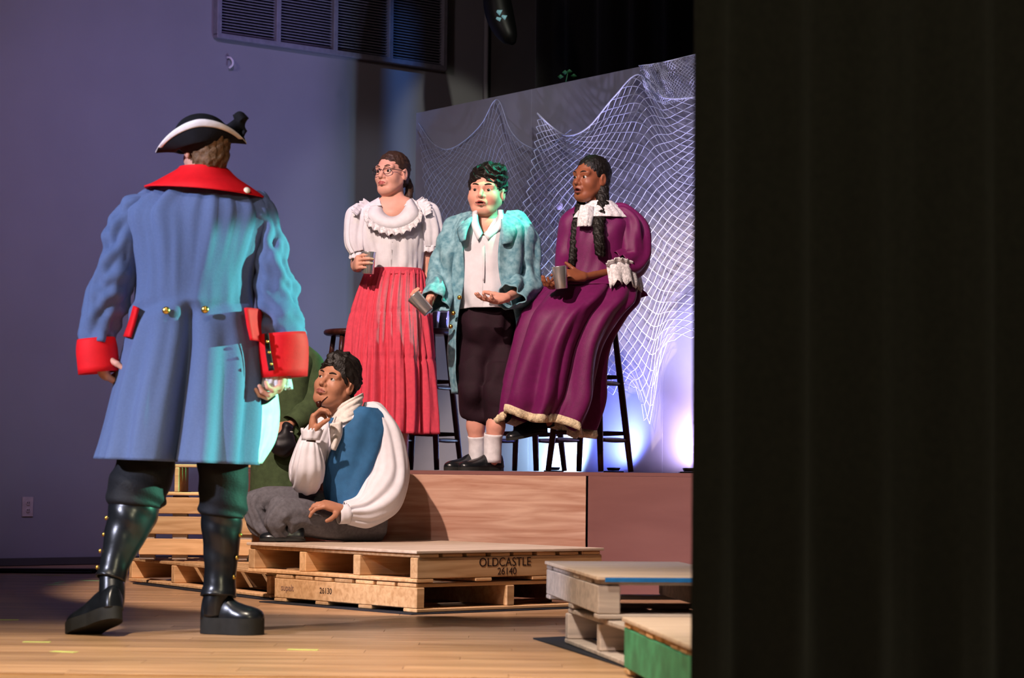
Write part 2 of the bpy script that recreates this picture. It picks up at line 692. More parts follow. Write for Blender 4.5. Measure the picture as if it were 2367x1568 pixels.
def body_mesh(prims, fine, res=.011, fres=.0036):
    """One skin surface: coarse where clothes hide it, fine inside the given boxes (head, hands)."""
    lo, hi = bounds(prims)
    lo, hi = lo - 4 * res, hi + 4 * res
    v, f = nets(field(prims, lo, hi, res), lo, res)
    c = v[f].mean(1)
    keep = np.ones(len(f), bool)
    parts = []
    for a, b, *r in fine:
        a, b = np.asarray(a), np.asarray(b)
        keep &= ~np.all((c > a + .004) & (c < b - .004), 1)
        rr = r[0] if r else fres
        parts.append(nets(field(prims, a, b, rr), a, rr))
    return join((v, f[keep]), *parts)


class Head:
    """Local frame: x to the person's right, y forwards, z up, origin between the ears."""

    def __init__(s, px, py, D, yaw, pitch=0, roll=0, size=1.0, wide=1.0, cheeks=0., mouth=0., jaw=1.0):
        s.o = P(px, py, D)
        s.D = D
        a, p, r = (math.radians(q) for q in (yaw, pitch, roll))
        fw = np.array([-math.sin(a), -math.cos(a), 0])
        up = np.array([0, 0, 1.])
        fw, up = fw * math.cos(p) + up * math.sin(p), up * math.cos(p) - fw * math.sin(p)
        x = np.cross(fw, up)
        x, up = x * math.cos(r) + up * math.sin(r), up * math.cos(r) - x * math.sin(r)
        s.R = np.stack([x, fw, up])
        s.k = size
        s.w = wide
        s.ch = cheeks
        s.mo = mouth
        s.jw = jaw

    def p(s, x, y, z):
        return s.o + s.k * (np.array([x * s.w, y, z]) @ s.R)

    def e(s, c, r, k=.02, op=1):
        return ell(s.p(*c), np.array([r[0] * s.w, r[1], r[2]]) * s.k, s.R, k * s.k, op)

    def c(s, a, b, ra, rb=None, k=.02, op=1):
        return cap(s.p(*a), s.p(*b), ra * s.k, (ra if rb is None else rb) * s.k, k * s.k, op)

    def prims(s, neck, nr=.052):
        q = [s.e((0, -.020, .036), (.073, .092, .080), .01),
             s.e((0, .030, -.020), (.060 , .058, .088), .03),
             s.e((0, .052, -.086), (.034 * s.jw, .030, .026), .03)]
        for x in (-1, 1):
            q += [s.c((x * .050 * s.jw, .004, -.048), (x * .022, .058, -.090), .020, .018, .03),
                  s.e((x * .037, .053, -.030), (.026 + s.ch, .026 + s.ch, .026 + s.ch), .025),
                  s.c((x * .045, .071, .024), (x * .012, .082, .020), .010, .010, .02)]
        for x in (-1, 1):
            q.append(s.e((x * .031, .094, .004), (.019, .012, .0115), .012, -1))
            q.append(s.c((x * .043, .075, .0100), (x * .020, .081, .0110), .0052, .0052, .005))
            q.append(s.c((x * .042, .074, -.0065), (x * .021, .079, -.0065), .0038, .0038, .006))
        q += [s.c((0, .080, .014), (0, .107, -.027), .0075, .0112, .012),
              s.c((-.0125, .094, -.031), (.0125, .094, -.031), .0075, .0075, .008),
              s.e((0, .088, -.058), (.026, .012, .018), .014)]
        o = s.mo
        q += [s.c((-.021, .0885, -.0575), (0, .0985, -.0525), .0035, .0058, .006),
              s.c((.021, .0885, -.0575), (0, .0985, -.0525), .0035, .0058, .006),
              s.c((-.018, .0885, -.0625 - o), (0, .0965, -.0665 - o), .0035, .0068, .006),
              s.c((.018, .0885, -.0625 - o), (0, .0965, -.0665 - o), .0035, .0068, .006),
              s.e((0, .094, -.076 - o), (.020, .007, .0035), .008, -1)]
        if o:
            q.append(s.e((0, .100, -.0595 - o * .5), (.015, .016, .0022 + o * .55), .003, -1))
        else:
            q.append(s.c((-.018, .096, -.0595), (.018, .096, -.0595), .0016, .0016, .002, -1))
        for x in (-1, 1):
            q += [s.e((x * .076, -.012, -.006), (.0095, .019, .031), .008),
                  s.e((x * .085, -.007, -.002), (.006, .011, .018), .006, -1)]
        b = np.asarray(neck, float)
        q.append(cap(s.p(0, -.022, -.055), b, nr * s.k, nr * s.k * 1.08, .016))
        return q

    def box(s, down=.16, m=.135):
        return (s.o - np.array([m, m, down]) * s.k, s.o + np.array([m, m, m]) * s.k)

    def local(s, v):
        q = ((np.asarray(v) - s.o) @ s.R.T) / s.k
        q[:, 0] /= s.w
        return q

    def lips(s, v, f):
        c = s.local(v[np.asarray(f)].mean(1) if len(f) else v)
        o = s.mo
        z = c[:, 2] + .0595 + o * .5
        m = (np.abs(c[:, 0]) < .0225) & (c[:, 1] > .084) & (c[:, 1] < .112) & (np.abs(z) < (.0098 + o * .5) * (1 - (c[:, 0] / .026) ** 2))
        inner = m & (np.abs(z) < .0015 + o * .45) & (c[:, 1] < .097 if o else c[:, 1] < .0955)
        return np.where(inner, 2, np.where(m, 1, 0))

    def face(s, root, look=(0, 0), brow='brow_dark', browt=.0026, lid=None):
        """eyes with irises, and brows, as parts"""
        for x in (-1, 1):
            c = s.p(x * .031, .0722, .0020)
            e = mk('eye', ball(c, .0125 * s.k), 'eye_white', root)
            d = n3(np.array([look[0], 1.0, look[1]]) @ s.R)
            pr = [(.0002, .0008), (.004, .0004), (.0070, -.0012), (.0072, -.0040)]
            mk('iris', lathe(np.array(pr) * s.k, c + d * .0122 * s.k, d, 14), 'iris_dark', e)
            pts = [s.p(x * .014, .0935, .0245), s.p(x * .028, .0905, .0300), s.p(x * .040, .083, .0290), s.p(x * .050, .072, .0220)]
            mk('eyebrow', tube3(pts, np.array([.8, 1.1, 1.0, .5]) * browt * s.k, 8, 5), brow, root)

    def hair(s, root, m, name='hair', inflate=.010, front=.055, top=0., seed=1, amp=.003, freq=120, nape=-.075, res=.005, extra=(), side=0., cutz=-.012, face_r=(.082, .075, .078), label=None):
        g = inflate
        q = [s.e((0, -.022, .036 + top * .5), (.073 + g, .092 + g, .080 + g + top * .5), .01),
             s.e((0, -.055, -.030), (.055 + g * .7, .045 + g, .055), .03)]
        q += list(extra)
        q += [s.e((0, .10, front - .075), face_r, .008, -1)]
        for x in (-1, 1):
            q.append(s.e((x * .085, .012, -.035 + side), (.045, .036, .045), .008, -1))
        q.append(s.e((0, .0, nape - .07), (.2, .2, .07), .01, -1))
        v, f = blob(q, res * s.k, curls(seed, amp * s.k, freq))
        return mk(name, (v, f), m, root, label=label)


def hand(wrist, d, n, side, size=1.0, curl=(.5, .5, .55, .6), spread=.12, thumb=(.75, .55, .25), r=1.0):
    """wrist point, d towards the knuckles, n the way the palm faces, side +1/-1 puts the thumb on +w or -w (w = d x n)."""
    d = n3(d)
    n = n3(np.asarray(n, float) - d * np.dot(n, d))
    w = np.cross(d, n) * side
    wr = np.asarray(wrist, float)
    z = size
    q = []
    off = [.029, .010, -.009, -.027]
    ln = [.95, 1.05, 1.0, .80]
    base = [.088, .092, .088, .080]
    for i in range(4):
        kn = wr + z * (d * base[i] + w * off[i])
        q.append(cap(wr + z * (d * .012 + w * off[i] * .55), kn, .0145 * z, .0112 * z * r, .016))
        dd = n3(d + w * off[i] / .029 * spread)
        a = 0.
        p = kn
        rad = [.0098, .0088, .0078]
        for j, L in enumerate((.043, .027, .021)):
            a += curl[i] * (1.0, 1.15, .8)[j]
            e = p + z * L * ln[i] * (dd * math.cos(a) + n * math.sin(a))
            q.append(cap(p, e, rad[j] * z * r, rad[j] * z * r * .9, .004))
            p = e
    q.append(ell(wr + z * (d * .052 - n * 0), np.array([.040, .040, .016]) * z, np.stack([w, d, n]), .015))
    b = wr + z * (d * .022 + w * .020 + n * .006)
    t1 = n3(d * (1 - thumb[0]) + w * thumb[0] + n * thumb[2])
    t2 = n3(t1 * (1 - thumb[1]) + d * thumb[1] + n * thumb[2])
    m1 = b + t1 * .040 * z
    m2 = m1 + n3(t1 + t2) * .032 * z
    m3 = m2 + t2 * .024 * z
    q += [cap(b, m1, .0165 * z, .0125 * z, .012), cap(m1, m2, .0115 * z, .0102 * z, .004), cap(m2, m3, .0102 * z, .0085 * z, .004)]
    return q


def hbox(wrist, d, size=1.0, m=.075):
    c = np.asarray(wrist, float) + n3(d) * .075 * size
    return (c - (m + .04) * size, c + (m + .04) * size, .0032)


def limb(pts, rad, k=.02):
    return [cap(pts[i], pts[i + 1], rad[i], rad[i + 1], k) for i in range(len(pts) - 1)]


def limbu(pts, rad, k=.02):          # under clothes: slimmer than the cloth around it
    return limb(pts, [r * .66 for r in rad], .02)


def shoe(heel, fwd, up, L=.27, w=.047, high=.075, sole=.03, m='leather_black', root=None, sm='sole_rubber', name='shoe', ankle=.045, chunky=1.0):
    """heel = back of the sole on the ground"""
    fwd = n3(fwd)
    up = n3(np.asarray(up, float) - fwd * np.dot(up, fwd))
    sd = np.cross(fwd, up)
    h0 = np.asarray(heel, float)
    ts = np.array([0, .03, .12, .28, .42, .55, .70, .84, .95, 1.0])
    ws = np.array([.35, .66, .78, .72, .74, .90, 1.0, .92, .62, .25]) * w
    hs = np.array([.55, .9, 1.0, 1.0, .88, .66, .52, .44, .32, .16]) * high
    C = h0 + fwd * (ts * L)[:, None] + up * sole
    v, f = loft_cuv(C, sd * ws[:, None], up * hs[:, None], seg=28, sub=4, caps=(1, 1),
                    disp=None)
    lz = (v - h0) @ up
    v = v + np.outer(np.maximum(sole * .9 - lz, 0), up)
    o = mk(name, (v, f), m, root)
    t = np.linspace(0, 2 * PI, 96, endpoint=False)
    tx = (1 - np.cos(t)) / 2
    wx = np.interp(tx, [0, .15, .42, .70, 1], [.86, .88, .82, 1.06, 1.0]) * w * 1.08 * chunky * np.sqrt(np.maximum(0, 1 - np.abs(2 * tx - 1) ** 3.4))
    ring = h0 + fwd * (tx * L * 1.03 - .006)[:, None] + sd * (np.sign(np.sin(t)) * wx)[:, None]
    n = len(t)
    vv = np.vstack([ring, ring + up * sole * .25, ring + up * sole, [h0 + fwd * L * .5], [h0 + fwd * L * .5 + up * sole]])
    ff = grid_faces(3, n, True).tolist() + [[(j + 1) % n, j, 3 * n] for j in range(n)] + [[2 * n + j, 2 * n + (j + 1) % n, 3 * n + 1] for j in range(n)]
    mk('sole', (vv, ff), sm, o, smooth=False)
    return o


def person(label, base, prims, fine, skin, heads=(), lip='lip_rose', res=.011):
    root = thing('person', label, 'person', tuple(base))
    v, f = body_mesh(prims, fine, res)
    mi = np.zeros(len(f), int)
    fa = np.asarray(f)
    for h in heads:
        mi = np.maximum(mi, h.lips(v, fa))
    mk('body', (v, f), None, root, mats=[skin, lip, 'mouth_dark'], midx=mi)
    return root


def ruffle(path, width, amp, waves, m, root, name='ruffle', out=None, seg=None, droop=(0, 0, -1), label=None):
    """gathered strip hanging from a path of world points"""
    A = catmull(np.asarray(path, float), 12)
    L = np.concatenate([[0], np.cumsum(np.linalg.norm(np.diff(A, axis=0), axis=1))])
    n = max(40, int(waves * 8))
    t = np.linspace(0, L[-1], n)
    A = np.stack([np.interp(t, L, A[:, i]) for i in range(3)], 1)
    tan = np.gradient(A, axis=0)
    tan /= np.linalg.norm(tan, axis=1, keepdims=True)
    dr = np.asarray(droop, float)
    dr = np.broadcast_to(dr, A.shape) if dr.ndim == 1 else np.stack([np.interp(t / L[-1], np.linspace(0, 1, len(dr)), dr[:, i]) for i in range(3)], 1)
    dr = dr / np.linalg.norm(dr, axis=1, keepdims=True)
    nr = np.cross(tan, dr)
    nr /= np.linalg.norm(nr, axis=1, keepdims=True)
    rows = []
    ph = t / L[-1] * waves * 2 * PI
    for k in range(5):
        u = k / 4
        rows.append(A + dr * (width * u * (1 + .12 * np.sin(ph * 2.0 + 1)))[:, None] + nr * (amp * u * np.sin(ph + .5 * np.sin(ph * .37)))[:, None] + tan * (amp * .6 * u * np.cos(ph))[:, None])
    v = np.array(rows).reshape(-1, 3)
    return mk(name, (v, grid_faces(5, n, False)), m, root, solid=.003, label=label)

# ================================================================== the setting
def quad_wall(name, a, b, z0, z1, m, t=.12):
    a, b = np.array(a, float), np.array(b, float)
    d = n3(np.array([b[0] - a[0], b[1] - a[1], 0]))
    nrm = np.array([-d[1], d[0], 0]) * t
    pts = []
    for z in (z0, z1):
        for q in (a, b, b + nrm[:2], a + nrm[:2]):
            pts.append((q[0], q[1], z))
    f = [[0, 1, 5, 4], [1, 2, 6, 5], [2, 3, 7, 6], [3, 0, 4, 7], [4, 5, 6, 7], [3, 2, 1, 0]]
    return structure(mk(name, (pts, f), m, smooth=False))


WL0, WL1 = np.array([-2.84, 14.15]), np.array([-.5, 16.1])
WD = n3(WL1 - WL0)
WN = np.array([WD[1], -WD[0]])          # out of the wall, into the room
WLA, WLB = WL0 - WD * 4.2, WL1 + WD * .417
BD = np.array([WD[1], -WD[0]])
quad_wall('wall_left', WLA, WLB, 0, 5.6, 'wall_paint')
quad_wall('wall_back', WLB, WLB + BD * 9.0, 0, 5.6, 'dark_wall')


def on_wall(px, py, off=0.0):
    d = ray(px, py)
    o = np.array([0, 0, HCAM])
    p0 = np.array([WL0[0] + WN[0] * off, WL0[1] + WN[1] * off, 0])
    nn = np.array([WN[0], WN[1], 0])
    return o + d * (np.dot(p0 - o, nn) / np.dot(d, nn))


WANG = math.atan2(WD[1], WD[0])
fl = structure(mk('floor', ([(-9, -3, 0), (9, -3, 0), (9, 20, 0), (-9, 20, 0), (-9, -3, -.1), (9, -3, -.1), (9, 20, -.1), (-9, 20, -.1)],
                            [[0, 1, 2, 3], [7, 6, 5, 4], [0, 4, 5, 1], [1, 5, 6, 2], [2, 6, 7, 3], [3, 7, 4, 0]]), 'floor_base', smooth=False))
PW, PL = .125, 1.25
row = 0
y = 6.9
while y < 14.6:
    off = (row * .47) % PL
    xl, xr = -.222 * y - .2, .085 * y
    x = math.floor((xl - off) / PL) * PL + off
    while x < xr:
        box('plank', (PL - .0012, PW - .001, .006), (x + PL / 2, y, .0025), 'floor_plank', fl, (0, 0, 0), .0006)
        x += PL
    y += PW
    row += 1
structure(mk('ceiling', ([(-9, -3, 5.6), (9, -3, 5.6), (9, 20, 5.6), (-9, 20, 5.6), (-9, -3, 5.7), (9, -3, 5.7), (9, 20, 5.7), (-9, 20, 5.7)],
                         [[3, 2, 1, 0], [4, 5, 6, 7], [0, 1, 5, 4], [1, 2, 6, 5], [2, 3, 7, 6], [3, 0, 4, 7]]), 'ceiling_black', smooth=False))
bb = WLA + WN * .012
bl = np.linalg.norm(WLB - WLA)
bc = (WLA + WLB) / 2 + WN * .008
structure(box('baseboard_left', (bl, .014, .045), (bc[0], bc[1], .0295), 'dark_wall', None, (0, 0, WANG), .003))
# wall corner conduit
c0, c1 = on_wall(1122, 300, .03), on_wall(1124, -60, .03)
structure(mk('trim_1', tube3([(c0[0], c0[1], 1.5), (c0[0], c0[1], 5.59)], .016, 12), 'wall_paint'))

# ventilation grille high on the wall: frame bars, four banks of louvres
vb0, vb1 = on_wall(497, 86, 0), on_wall(1018, 158, 0)
vz0 = (vb0[2] + vb1[2]) / 2
vlen = np.linalg.norm((vb1 - vb0)[:2])
vent = thing('ventilation_grille', 'long louvred grille of four banks high on the grey wall', 'grille', (vb0[0], vb0[1], vz0), WANG)
VH = .86
xs = [0] + [np.linalg.norm((on_wall(q, 100, 0) - vb0)[:2]) for q in (634, 766, 894)] + [vlen]
for i, q in enumerate(xs):
    box('frame_bar', (.034, .05, VH), (q, -.028, VH / 2), 'vent_metal', vent)
for z in (0.0, VH):
    box('frame_rail', (vlen + .034, .05, .034), (vlen / 2, -.0285, z), 'vent_metal', vent)
for i in range(4):
    w = xs[i + 1] - xs[i] - .036
    vs, fs = [], []
    for j in range(44):
        z = .03 + j * .0186
        b = len(vs)
        for xx in (0, w):
            vs += [(xx, -.004, z + .012), (xx, -.030, z), (xx, -.028, z - .004), (xx, -.002, z + .008)]
        fs += [[b + k, b + (k + 1) % 4, b + 4 + (k + 1) % 4, b + 4 + k] for k in range(4)]
    o = mk('louvres', (np.array(vs) + np.array([xs[i] + .018, 0, 0]), fs), 'vent_metal', vent, smooth=False, world=False, kind='stuff')
    box('back_panel', (w, .004, VH - .03), (xs[i] + .018 + w / 2, -.0025, VH / 2), 'slot_black', vent, bev=0)

# wall socket plate
q = on_wall(63, 1172, 0)
outlet = thing('wall_socket', 'ivory double socket plate low on the grey wall at far left', 'socket', q, WANG)
box('plate', (.072, .008, .116), (0, -.0045, 0), 'plate_ivory', outlet, bev=.003)
for z in (-.021, .021):
    mk('receptacle', lathe([(.0001, .0035), (.013, .0035), (.015, .002), (.0155, 0)], (0, -.0085, z), (0, -1, 0), 20), 'plate_ivory', outlet, world=False)
    for x in (-.0055, .0055):
        box('slot', (.003, .002, .010), (x, -.0122, z + .003), 'slot_black', outlet, bev=0)
# pale hook on the wall
q = on_wall(525, 146, 0)
hk = thing('wall_hook', 'small pale curved hook on the wall under the grille', 'hook', q, WANG)
mk('hook', tube3([(0, -.004, .036), (.006, -.028, .03), (.012, -.045, .008), (.010, -.045, -.016), (.002, -.022, -.033)], .0075, 8, 5), 'trim_white', hk, world=False)
mk('base_plate', lathe([(.0001, .006), (.014, .006), (.016, 0)], (0, 0, .036), (0, -1, 0), 16), 'vent_metal', hk, world=False)

# black stage lantern hanging above the flat
lp = P(1160, 40, 14.6)
ln = thing('stage_lantern', 'black hanging stage lantern with a pale teal window above the net', 'lantern', lp)
mk('housing', tube3([lp + (-.045, 0, .28), lp + (-.03, 0, .10), lp + (.0, -.02, -.03), lp + (.045, -.05, -.13), lp + (.075, -.06, -.17)], [.055, .085, .082, .055, .016], 20, 5), 'black_metal', ln)
for i, (dx, dz, a) in enumerate(((-.018, .020, .2), (.012, -.010, .25), (-.020, -.022, -.3))):
    mk('lens_window', tube3([lp + (dx - .012, -.096, dz), lp + (dx + .014, -.098, dz - .012)], [.008, .020 - .003 * i], 6), 'lens_teal', ln)
mk('yoke', tube3([lp + (-.05, .02, .28), lp + (-.05, .02, 5.55 - lp[2])], .014, 8), 'black_metal', ln)
box('hanging_clamp', (.07, .07, .05), (-.05, .02, 5.57 - lp[2]), 'black_metal', ln)

# black masking drape behind the flat
def drape(name, a, b, z0, z1, m, amp, waves, label, seed=1, top=0):
    a, b = np.array(a, float), np.array(b, float)
    d = b - a
    L = np.linalg.norm(d)
    nn = np.array([d[1], -d[0]]) / L
    n = int(waves * 10)
    t = np.linspace(0, 1, n)
    rs = np.random.RandomState(seed)
    ph = np.cumsum(rs.uniform(.6, 1.4, n))
    ph = ph / ph[-1] * waves * 2 * PI
    zz = np.linspace(z0, z1, 9)
    v = []
    for k, z in enumerate(zz):
        w = amp * (np.sin(ph) + .3 * np.sin(2.3 * ph + z)) * (1 - .35 * k / 8)
        v.append(np.stack([a[0] + d[0] * t + nn[0] * w, a[1] + d[1] * t + nn[1] * w, 0 * t + z], 1))
    r = thing(name, label, 'curtain', (a[0], a[1], z0))
    mk('cloth', (np.array(v).reshape(-1, 3), grid_faces(9, n, False)), m, r, solid=.004)
    mk('curtain_pipe', tube3([(a[0], a[1], z1 + .02), (b[0], b[1], z1 + .02)], .025, 12), 'black_metal', r)
    return r


md0 = P(1240, 100, 15.5)[:2]
drape('masking_drape', md0, md0 + BD * 4.2, .7, 5.5, 'black_drape', .03, 14, 'black masking drape hanging behind the netted flat', 3)
drape('stage_curtain', P(1598, 784, 5.0)[:2], P(1598, 784, 5.0)[:2] + np.array([1.55, .2]), .02, 4.6, 'black_drape', .02, 9, 'tall black stage curtain filling the right side in front', 5)

# ------------------------------------------------------------------ platform
ZP = .586
plat = thing('stage_platform', 'plywood faced stage platform carrying the three stools', 'platform', (0, 11.42, 0))
pa, pb, pc = np.array([-.66, 11.42]), P(1357, 1100, 11.40)[:2], None
pb = np.array([pb[0], 11.40])
pc = np.array([2.6, 11.62])
FA, FB = np.array([-.70, 15.0]), np.array([2.7, 10.26])     # line of the flat


def slab(name, poly, z0, z1, m, parent):
    n = len(poly)
    v = [(p[0], p[1], z0) for p in poly] + [(p[0], p[1], z1) for p in poly]
    f = [list(range(n))[::-1], list(range(n, 2 * n))] + [[i, (i + 1) % n, n + (i + 1) % n, n + i] for i in range(n)]
    return mk(name, (v, f), m, parent, smooth=False)


slab('deck', [(-.66, 11.43), (pb[0], 11.41), (2.6, 11.63), (2.5, 12.8), (-.4, 15.6), (-1.0, 15.3), (-1.42, 12.75)], ZP - .018, ZP, 'plywood_plain', plat)


def panel(name, a, b, z0, z1, m, t=.018):
    a, b = np.array(a, float), np.array(b, float)
    c = (a + b) / 2
    d = b - a
    o = box(name, (np.linalg.norm(d), t, z1 - z0), (c[0] - 0, c[1] - 11.42, (z0 + z1) / 2), m, plat, (0, 0, math.atan2(d[1], d[0])), .002)
    return o


panel('front_panel', pa, pb - np.array([.004, 0]), .0, ZP - .019, 'plywood_pink')['label'] = 'warm grained plywood panel'
panel('front_panel', pb + np.array([.006, .002]), pc, .0, ZP - .019, 'plywood_plain')['label'] = 'smooth dull reddish panel'
panel('side_panel', (-1.42, 12.75), (-.665, 11.435), 0, ZP - .019, 'plywood_plain')

# ------------------------------------------------------------------ netted flat
FLA, FLB = np.array([-.61, 14.9]), np.array([.92, 12.76])
FD = n3(FLB - FLA)
FN = np.array([FD[1], -FD[0]])
if FN[1] > 0:
    FN = -FN


def on_flat(px, py, off=0.):
    d = ray(px, py)
    o = np.array([0, 0, HCAM])
    p0 = np.array([FLA[0] + FN[0] * off, FLA[1] + FN[1] * off, 0])
    nn = np.array([FN[0], FN[1], 0])
    return o + d * (np.dot(p0 - o, nn) / np.dot(d, nn))


ft = (on_flat(955, 267)[2] + on_flat(1587, 127)[2]) / 2
flat = thing('scenery_flat', 'tall plain grey scenery flat behind the stools, draped with net', 'flat', (FLA[0], FLA[1], ZP))
FANG = math.atan2(FD[1], FD[0])
flat.rotation_euler = (0, 0, FANG)
npan = [(0, 1.22), (1.22, 2.44), (2.44, 3.9)]
off_y = 1 if True else -1
for a, b in npan:
    box('flat_panel', (b - a - .0015, .02, ft - ZP), ((a + b) / 2, .0105, (ft - ZP) / 2), 'flat_paint', flat, bev=.0008)
    for q in (a + .03, b - .03):
        box('brace_batten', (.04, .06, ft - ZP), (q, .051, (ft - ZP) / 2), 'pallet_wood', flat)

# fishing nets: crossed cords over a draped surface
def net(name, ctrl, nu, nv, m, label, r=.0013, offs=(.025, .05), seed=1, rope=None, holes=0, floats=()):
    A = np.array(ctrl, float)                      # rows x cols x 2 pixels
    B = catmull(A, 12)
    B = np.swapaxes(catmull(np.swapaxes(B, 0, 1), 12), 0, 1)
    NR, NC = B.shape[:2]
    rs = np.random.RandomState(seed)
    g = np.zeros((NR, NC, 3))
    ph = rs.uniform(0, 6.3, 6)
    for i in range(NR):
        for j in range(NC):
            u, v = j / (NC - 1), i / (NR - 1)
            w = offs[0] + offs[1] * (.5 + .28 * math.sin(13 * u + 5 * v + ph[0]) + .22 * math.sin(23 * u - 9 * v + ph[1]))
            g[i, j] = on_flat(B[i, j, 0], B[i, j, 1], w)

    def at(u, v):
        x, yv = u * (NC - 1), v * (NR - 1)
        j, i = np.minimum(x.astype(int), NC - 2), np.minimum(yv.astype(int), NR - 2)
        a, b = (x - j)[:, None], (yv - i)[:, None]
        p = g[i, j] * (1 - a) * (1 - b) + g[i, j + 1] * a * (1 - b) + g[i + 1, j] * (1 - a) * b + g[i + 1, j + 1] * a * b
        return p
    V, Fc, nv0 = [], [], 0
    lines = []
    for s_ in (1, -1):
        for k in range(-nv, nu + nv + 1):
            t = np.arange(0, nv * 2 + 1) / 2.0
            u = (k + s_ * t) if s_ > 0 else (k - t)
            ok = (u >= 0) & (u <= nu)
            if ok.sum() < 3:
                continue
            tt, uu = t[ok], u[ok]
            p = at(np.clip(uu / nu, 0, 1), np.clip(tt / nv, 0, 1))
            jit = np.stack([np.sin(7.1 * uu + 3.3 * tt + ph[2]), np.sin(5.3 * uu - 4.7 * tt + ph[3]), np.sin(6.7 * uu + 6.1 * tt + ph[4])], 1) * .0035
            lines.append(p + jit)
    vs, fs, o = [], [], 0
    for p in lines:
        v, f = tube3(p, r, 4, 1, (0, 0))
        vs.append(v)
        fs.append(f)
        o += 1
    root = thing(name, label, 'net', tuple(g[0, 0]))
    vv, ff = join(*zip(vs, fs))
    mk('mesh_cords', (vv, ff), m, root, kind='stuff')
    if rope:
        t = np.linspace(0, 1, 140)
        p = at(t, t * 0)
        mk('edge_rope', tube3(p + np.array([FN[0], FN[1], 0]) * .004, rope, 6), m, root)
    for (px, py, rr) in floats:
        q = on_flat(px, py, .075)
        mk('net_float', lathe([(.0001, .012), (rr * .8, .011), (rr, 0), (rr * .8, -.011), (.0001, -.012)], q, (FN[0], FN[1], .15), 18), 'net_float', root)
    return root


net('fishing_net', [
    [(1243, 262), (1275, 292), (1312, 313), (1360, 295), (1420, 225), (1478, 172), (1535, 225), (1640, 222)],
    [(1236, 330), (1275, 350), (1320, 355), (1370, 345), (1430, 300), (1490, 250), (1550, 300), (1640, 290)],
    [(1220, 420), (1265, 425), (1315, 420), (1370, 410), (1435, 385), (1500, 350), (1560, 370), (1640, 350)],
    [(1200, 520), (1260, 520), (1315, 520), (1375, 500), (1440, 475), (1505, 450), (1565, 450), (1640, 420)],
    [(1185, 620), (1260, 630), (1320, 630), (1380, 610), (1440, 590), (1505, 560), (1565, 540), (1640, 520)],
    [(1200, 700), (1270, 730), (1330, 740), (1390, 720), (1445, 710), (1505, 690), (1560, 640), (1640, 610)],
    [(1240, 770), (1300, 810), (1350, 830), (1400, 830), (1450, 830), (1500, 820), (1545, 730), (1640, 690)],
    [(1290, 820), (1330, 870), (1375, 900), (1430, 915), (1470, 900), (1500, 985), (1540, 800), (1640, 780)]],
    18, 28, 'net_cord', 'white fishing net draped over the right half of the grey flat', .0021, (.03, .07), 2, .005, floats=((1293, 476, .024),))
net('fishing_net', [
    [(968, 285), (1000, 330), (1035, 345), (1075, 325), (1115, 285), (1150, 230), (1180, 300), (1215, 335), (1262, 345), (1320, 300)],
    [(975, 380), (1005, 400), (1040, 410), (1080, 400), (1120, 390), (1155, 370), (1190, 400), (1230, 425), (1270, 420), (1330, 380)],
    [(985, 500), (1015, 505), (1050, 510), (1090, 510), (1130, 505), (1165, 500), (1205, 510), (1240, 520), (1280, 500), (1330, 470)],
    [(990, 620), (1020, 630), (1055, 640), (1095, 640), (1135, 640), (1170, 640), (1210, 640), (1245, 640), (1285, 630), (1330, 600)],
    [(1000, 720), (1030, 740), (1060, 745), (1100, 750), (1140, 750), (1180, 750), (1215, 760), (1250, 770), (1285, 790), (1330, 740)]],
    26, 22, 'net_cord_dimmed', 'white fishing net, coloured greyer for its weaker light, gathered to a peak at the left of the flat', .0010, (.012, .022), 4, .003, floats=((1057, 506, .018),))
net('fishing_net', [
    [(1478, 152), (1510, 148), (1550, 140), (1640, 118)],
    [(1482, 175), (1515, 180), (1555, 172), (1640, 150)],
    [(1488, 198), (1520, 208), (1560, 202), (1640, 180)],
    [(1496, 222), (1530, 240), (1566, 236), (1640, 222)]],
    26, 10, 'net_cord', 'bunched white net hanging from the top right of the flat', .0015, (.02, .09), 8, .003)

# low stage uplights standing on the platform
def uplight(px, off, aim, col, power, m, label, cone=90):
    q = on_flat(px, 1088, off)
    aim = on_flat(*aim)
    u = thing('floor_uplight', label, 'stage light', (q[0], q[1], ZP))
    d = n3(np.array(aim, float) - np.array([q[0], q[1], ZP + .03]))
    box('base', (.11, .07, .008), (0, 0, .0042), 'black_metal', u)
    mk('lamp_body', lathe([(.0001, -.008), (.030, -.007), (.036, .004), (.037, .009), (.033, .010), (.032, .004), (.0001, .003)], (0, 0, .0165), (0, 0, 1), 20), 'black_metal', u, world=False)
    mk('lens', lathe([(.0001, .0075), (.031, .0065)], (0, 0, .0165), (0, 0, 1), 20), m, u, world=False)
    spot('uplight_beam', (q[0] + d[0] * .03, q[1] + d[1] * .03, ZP + .05), aim, power, col, cone, 1.0, .03)


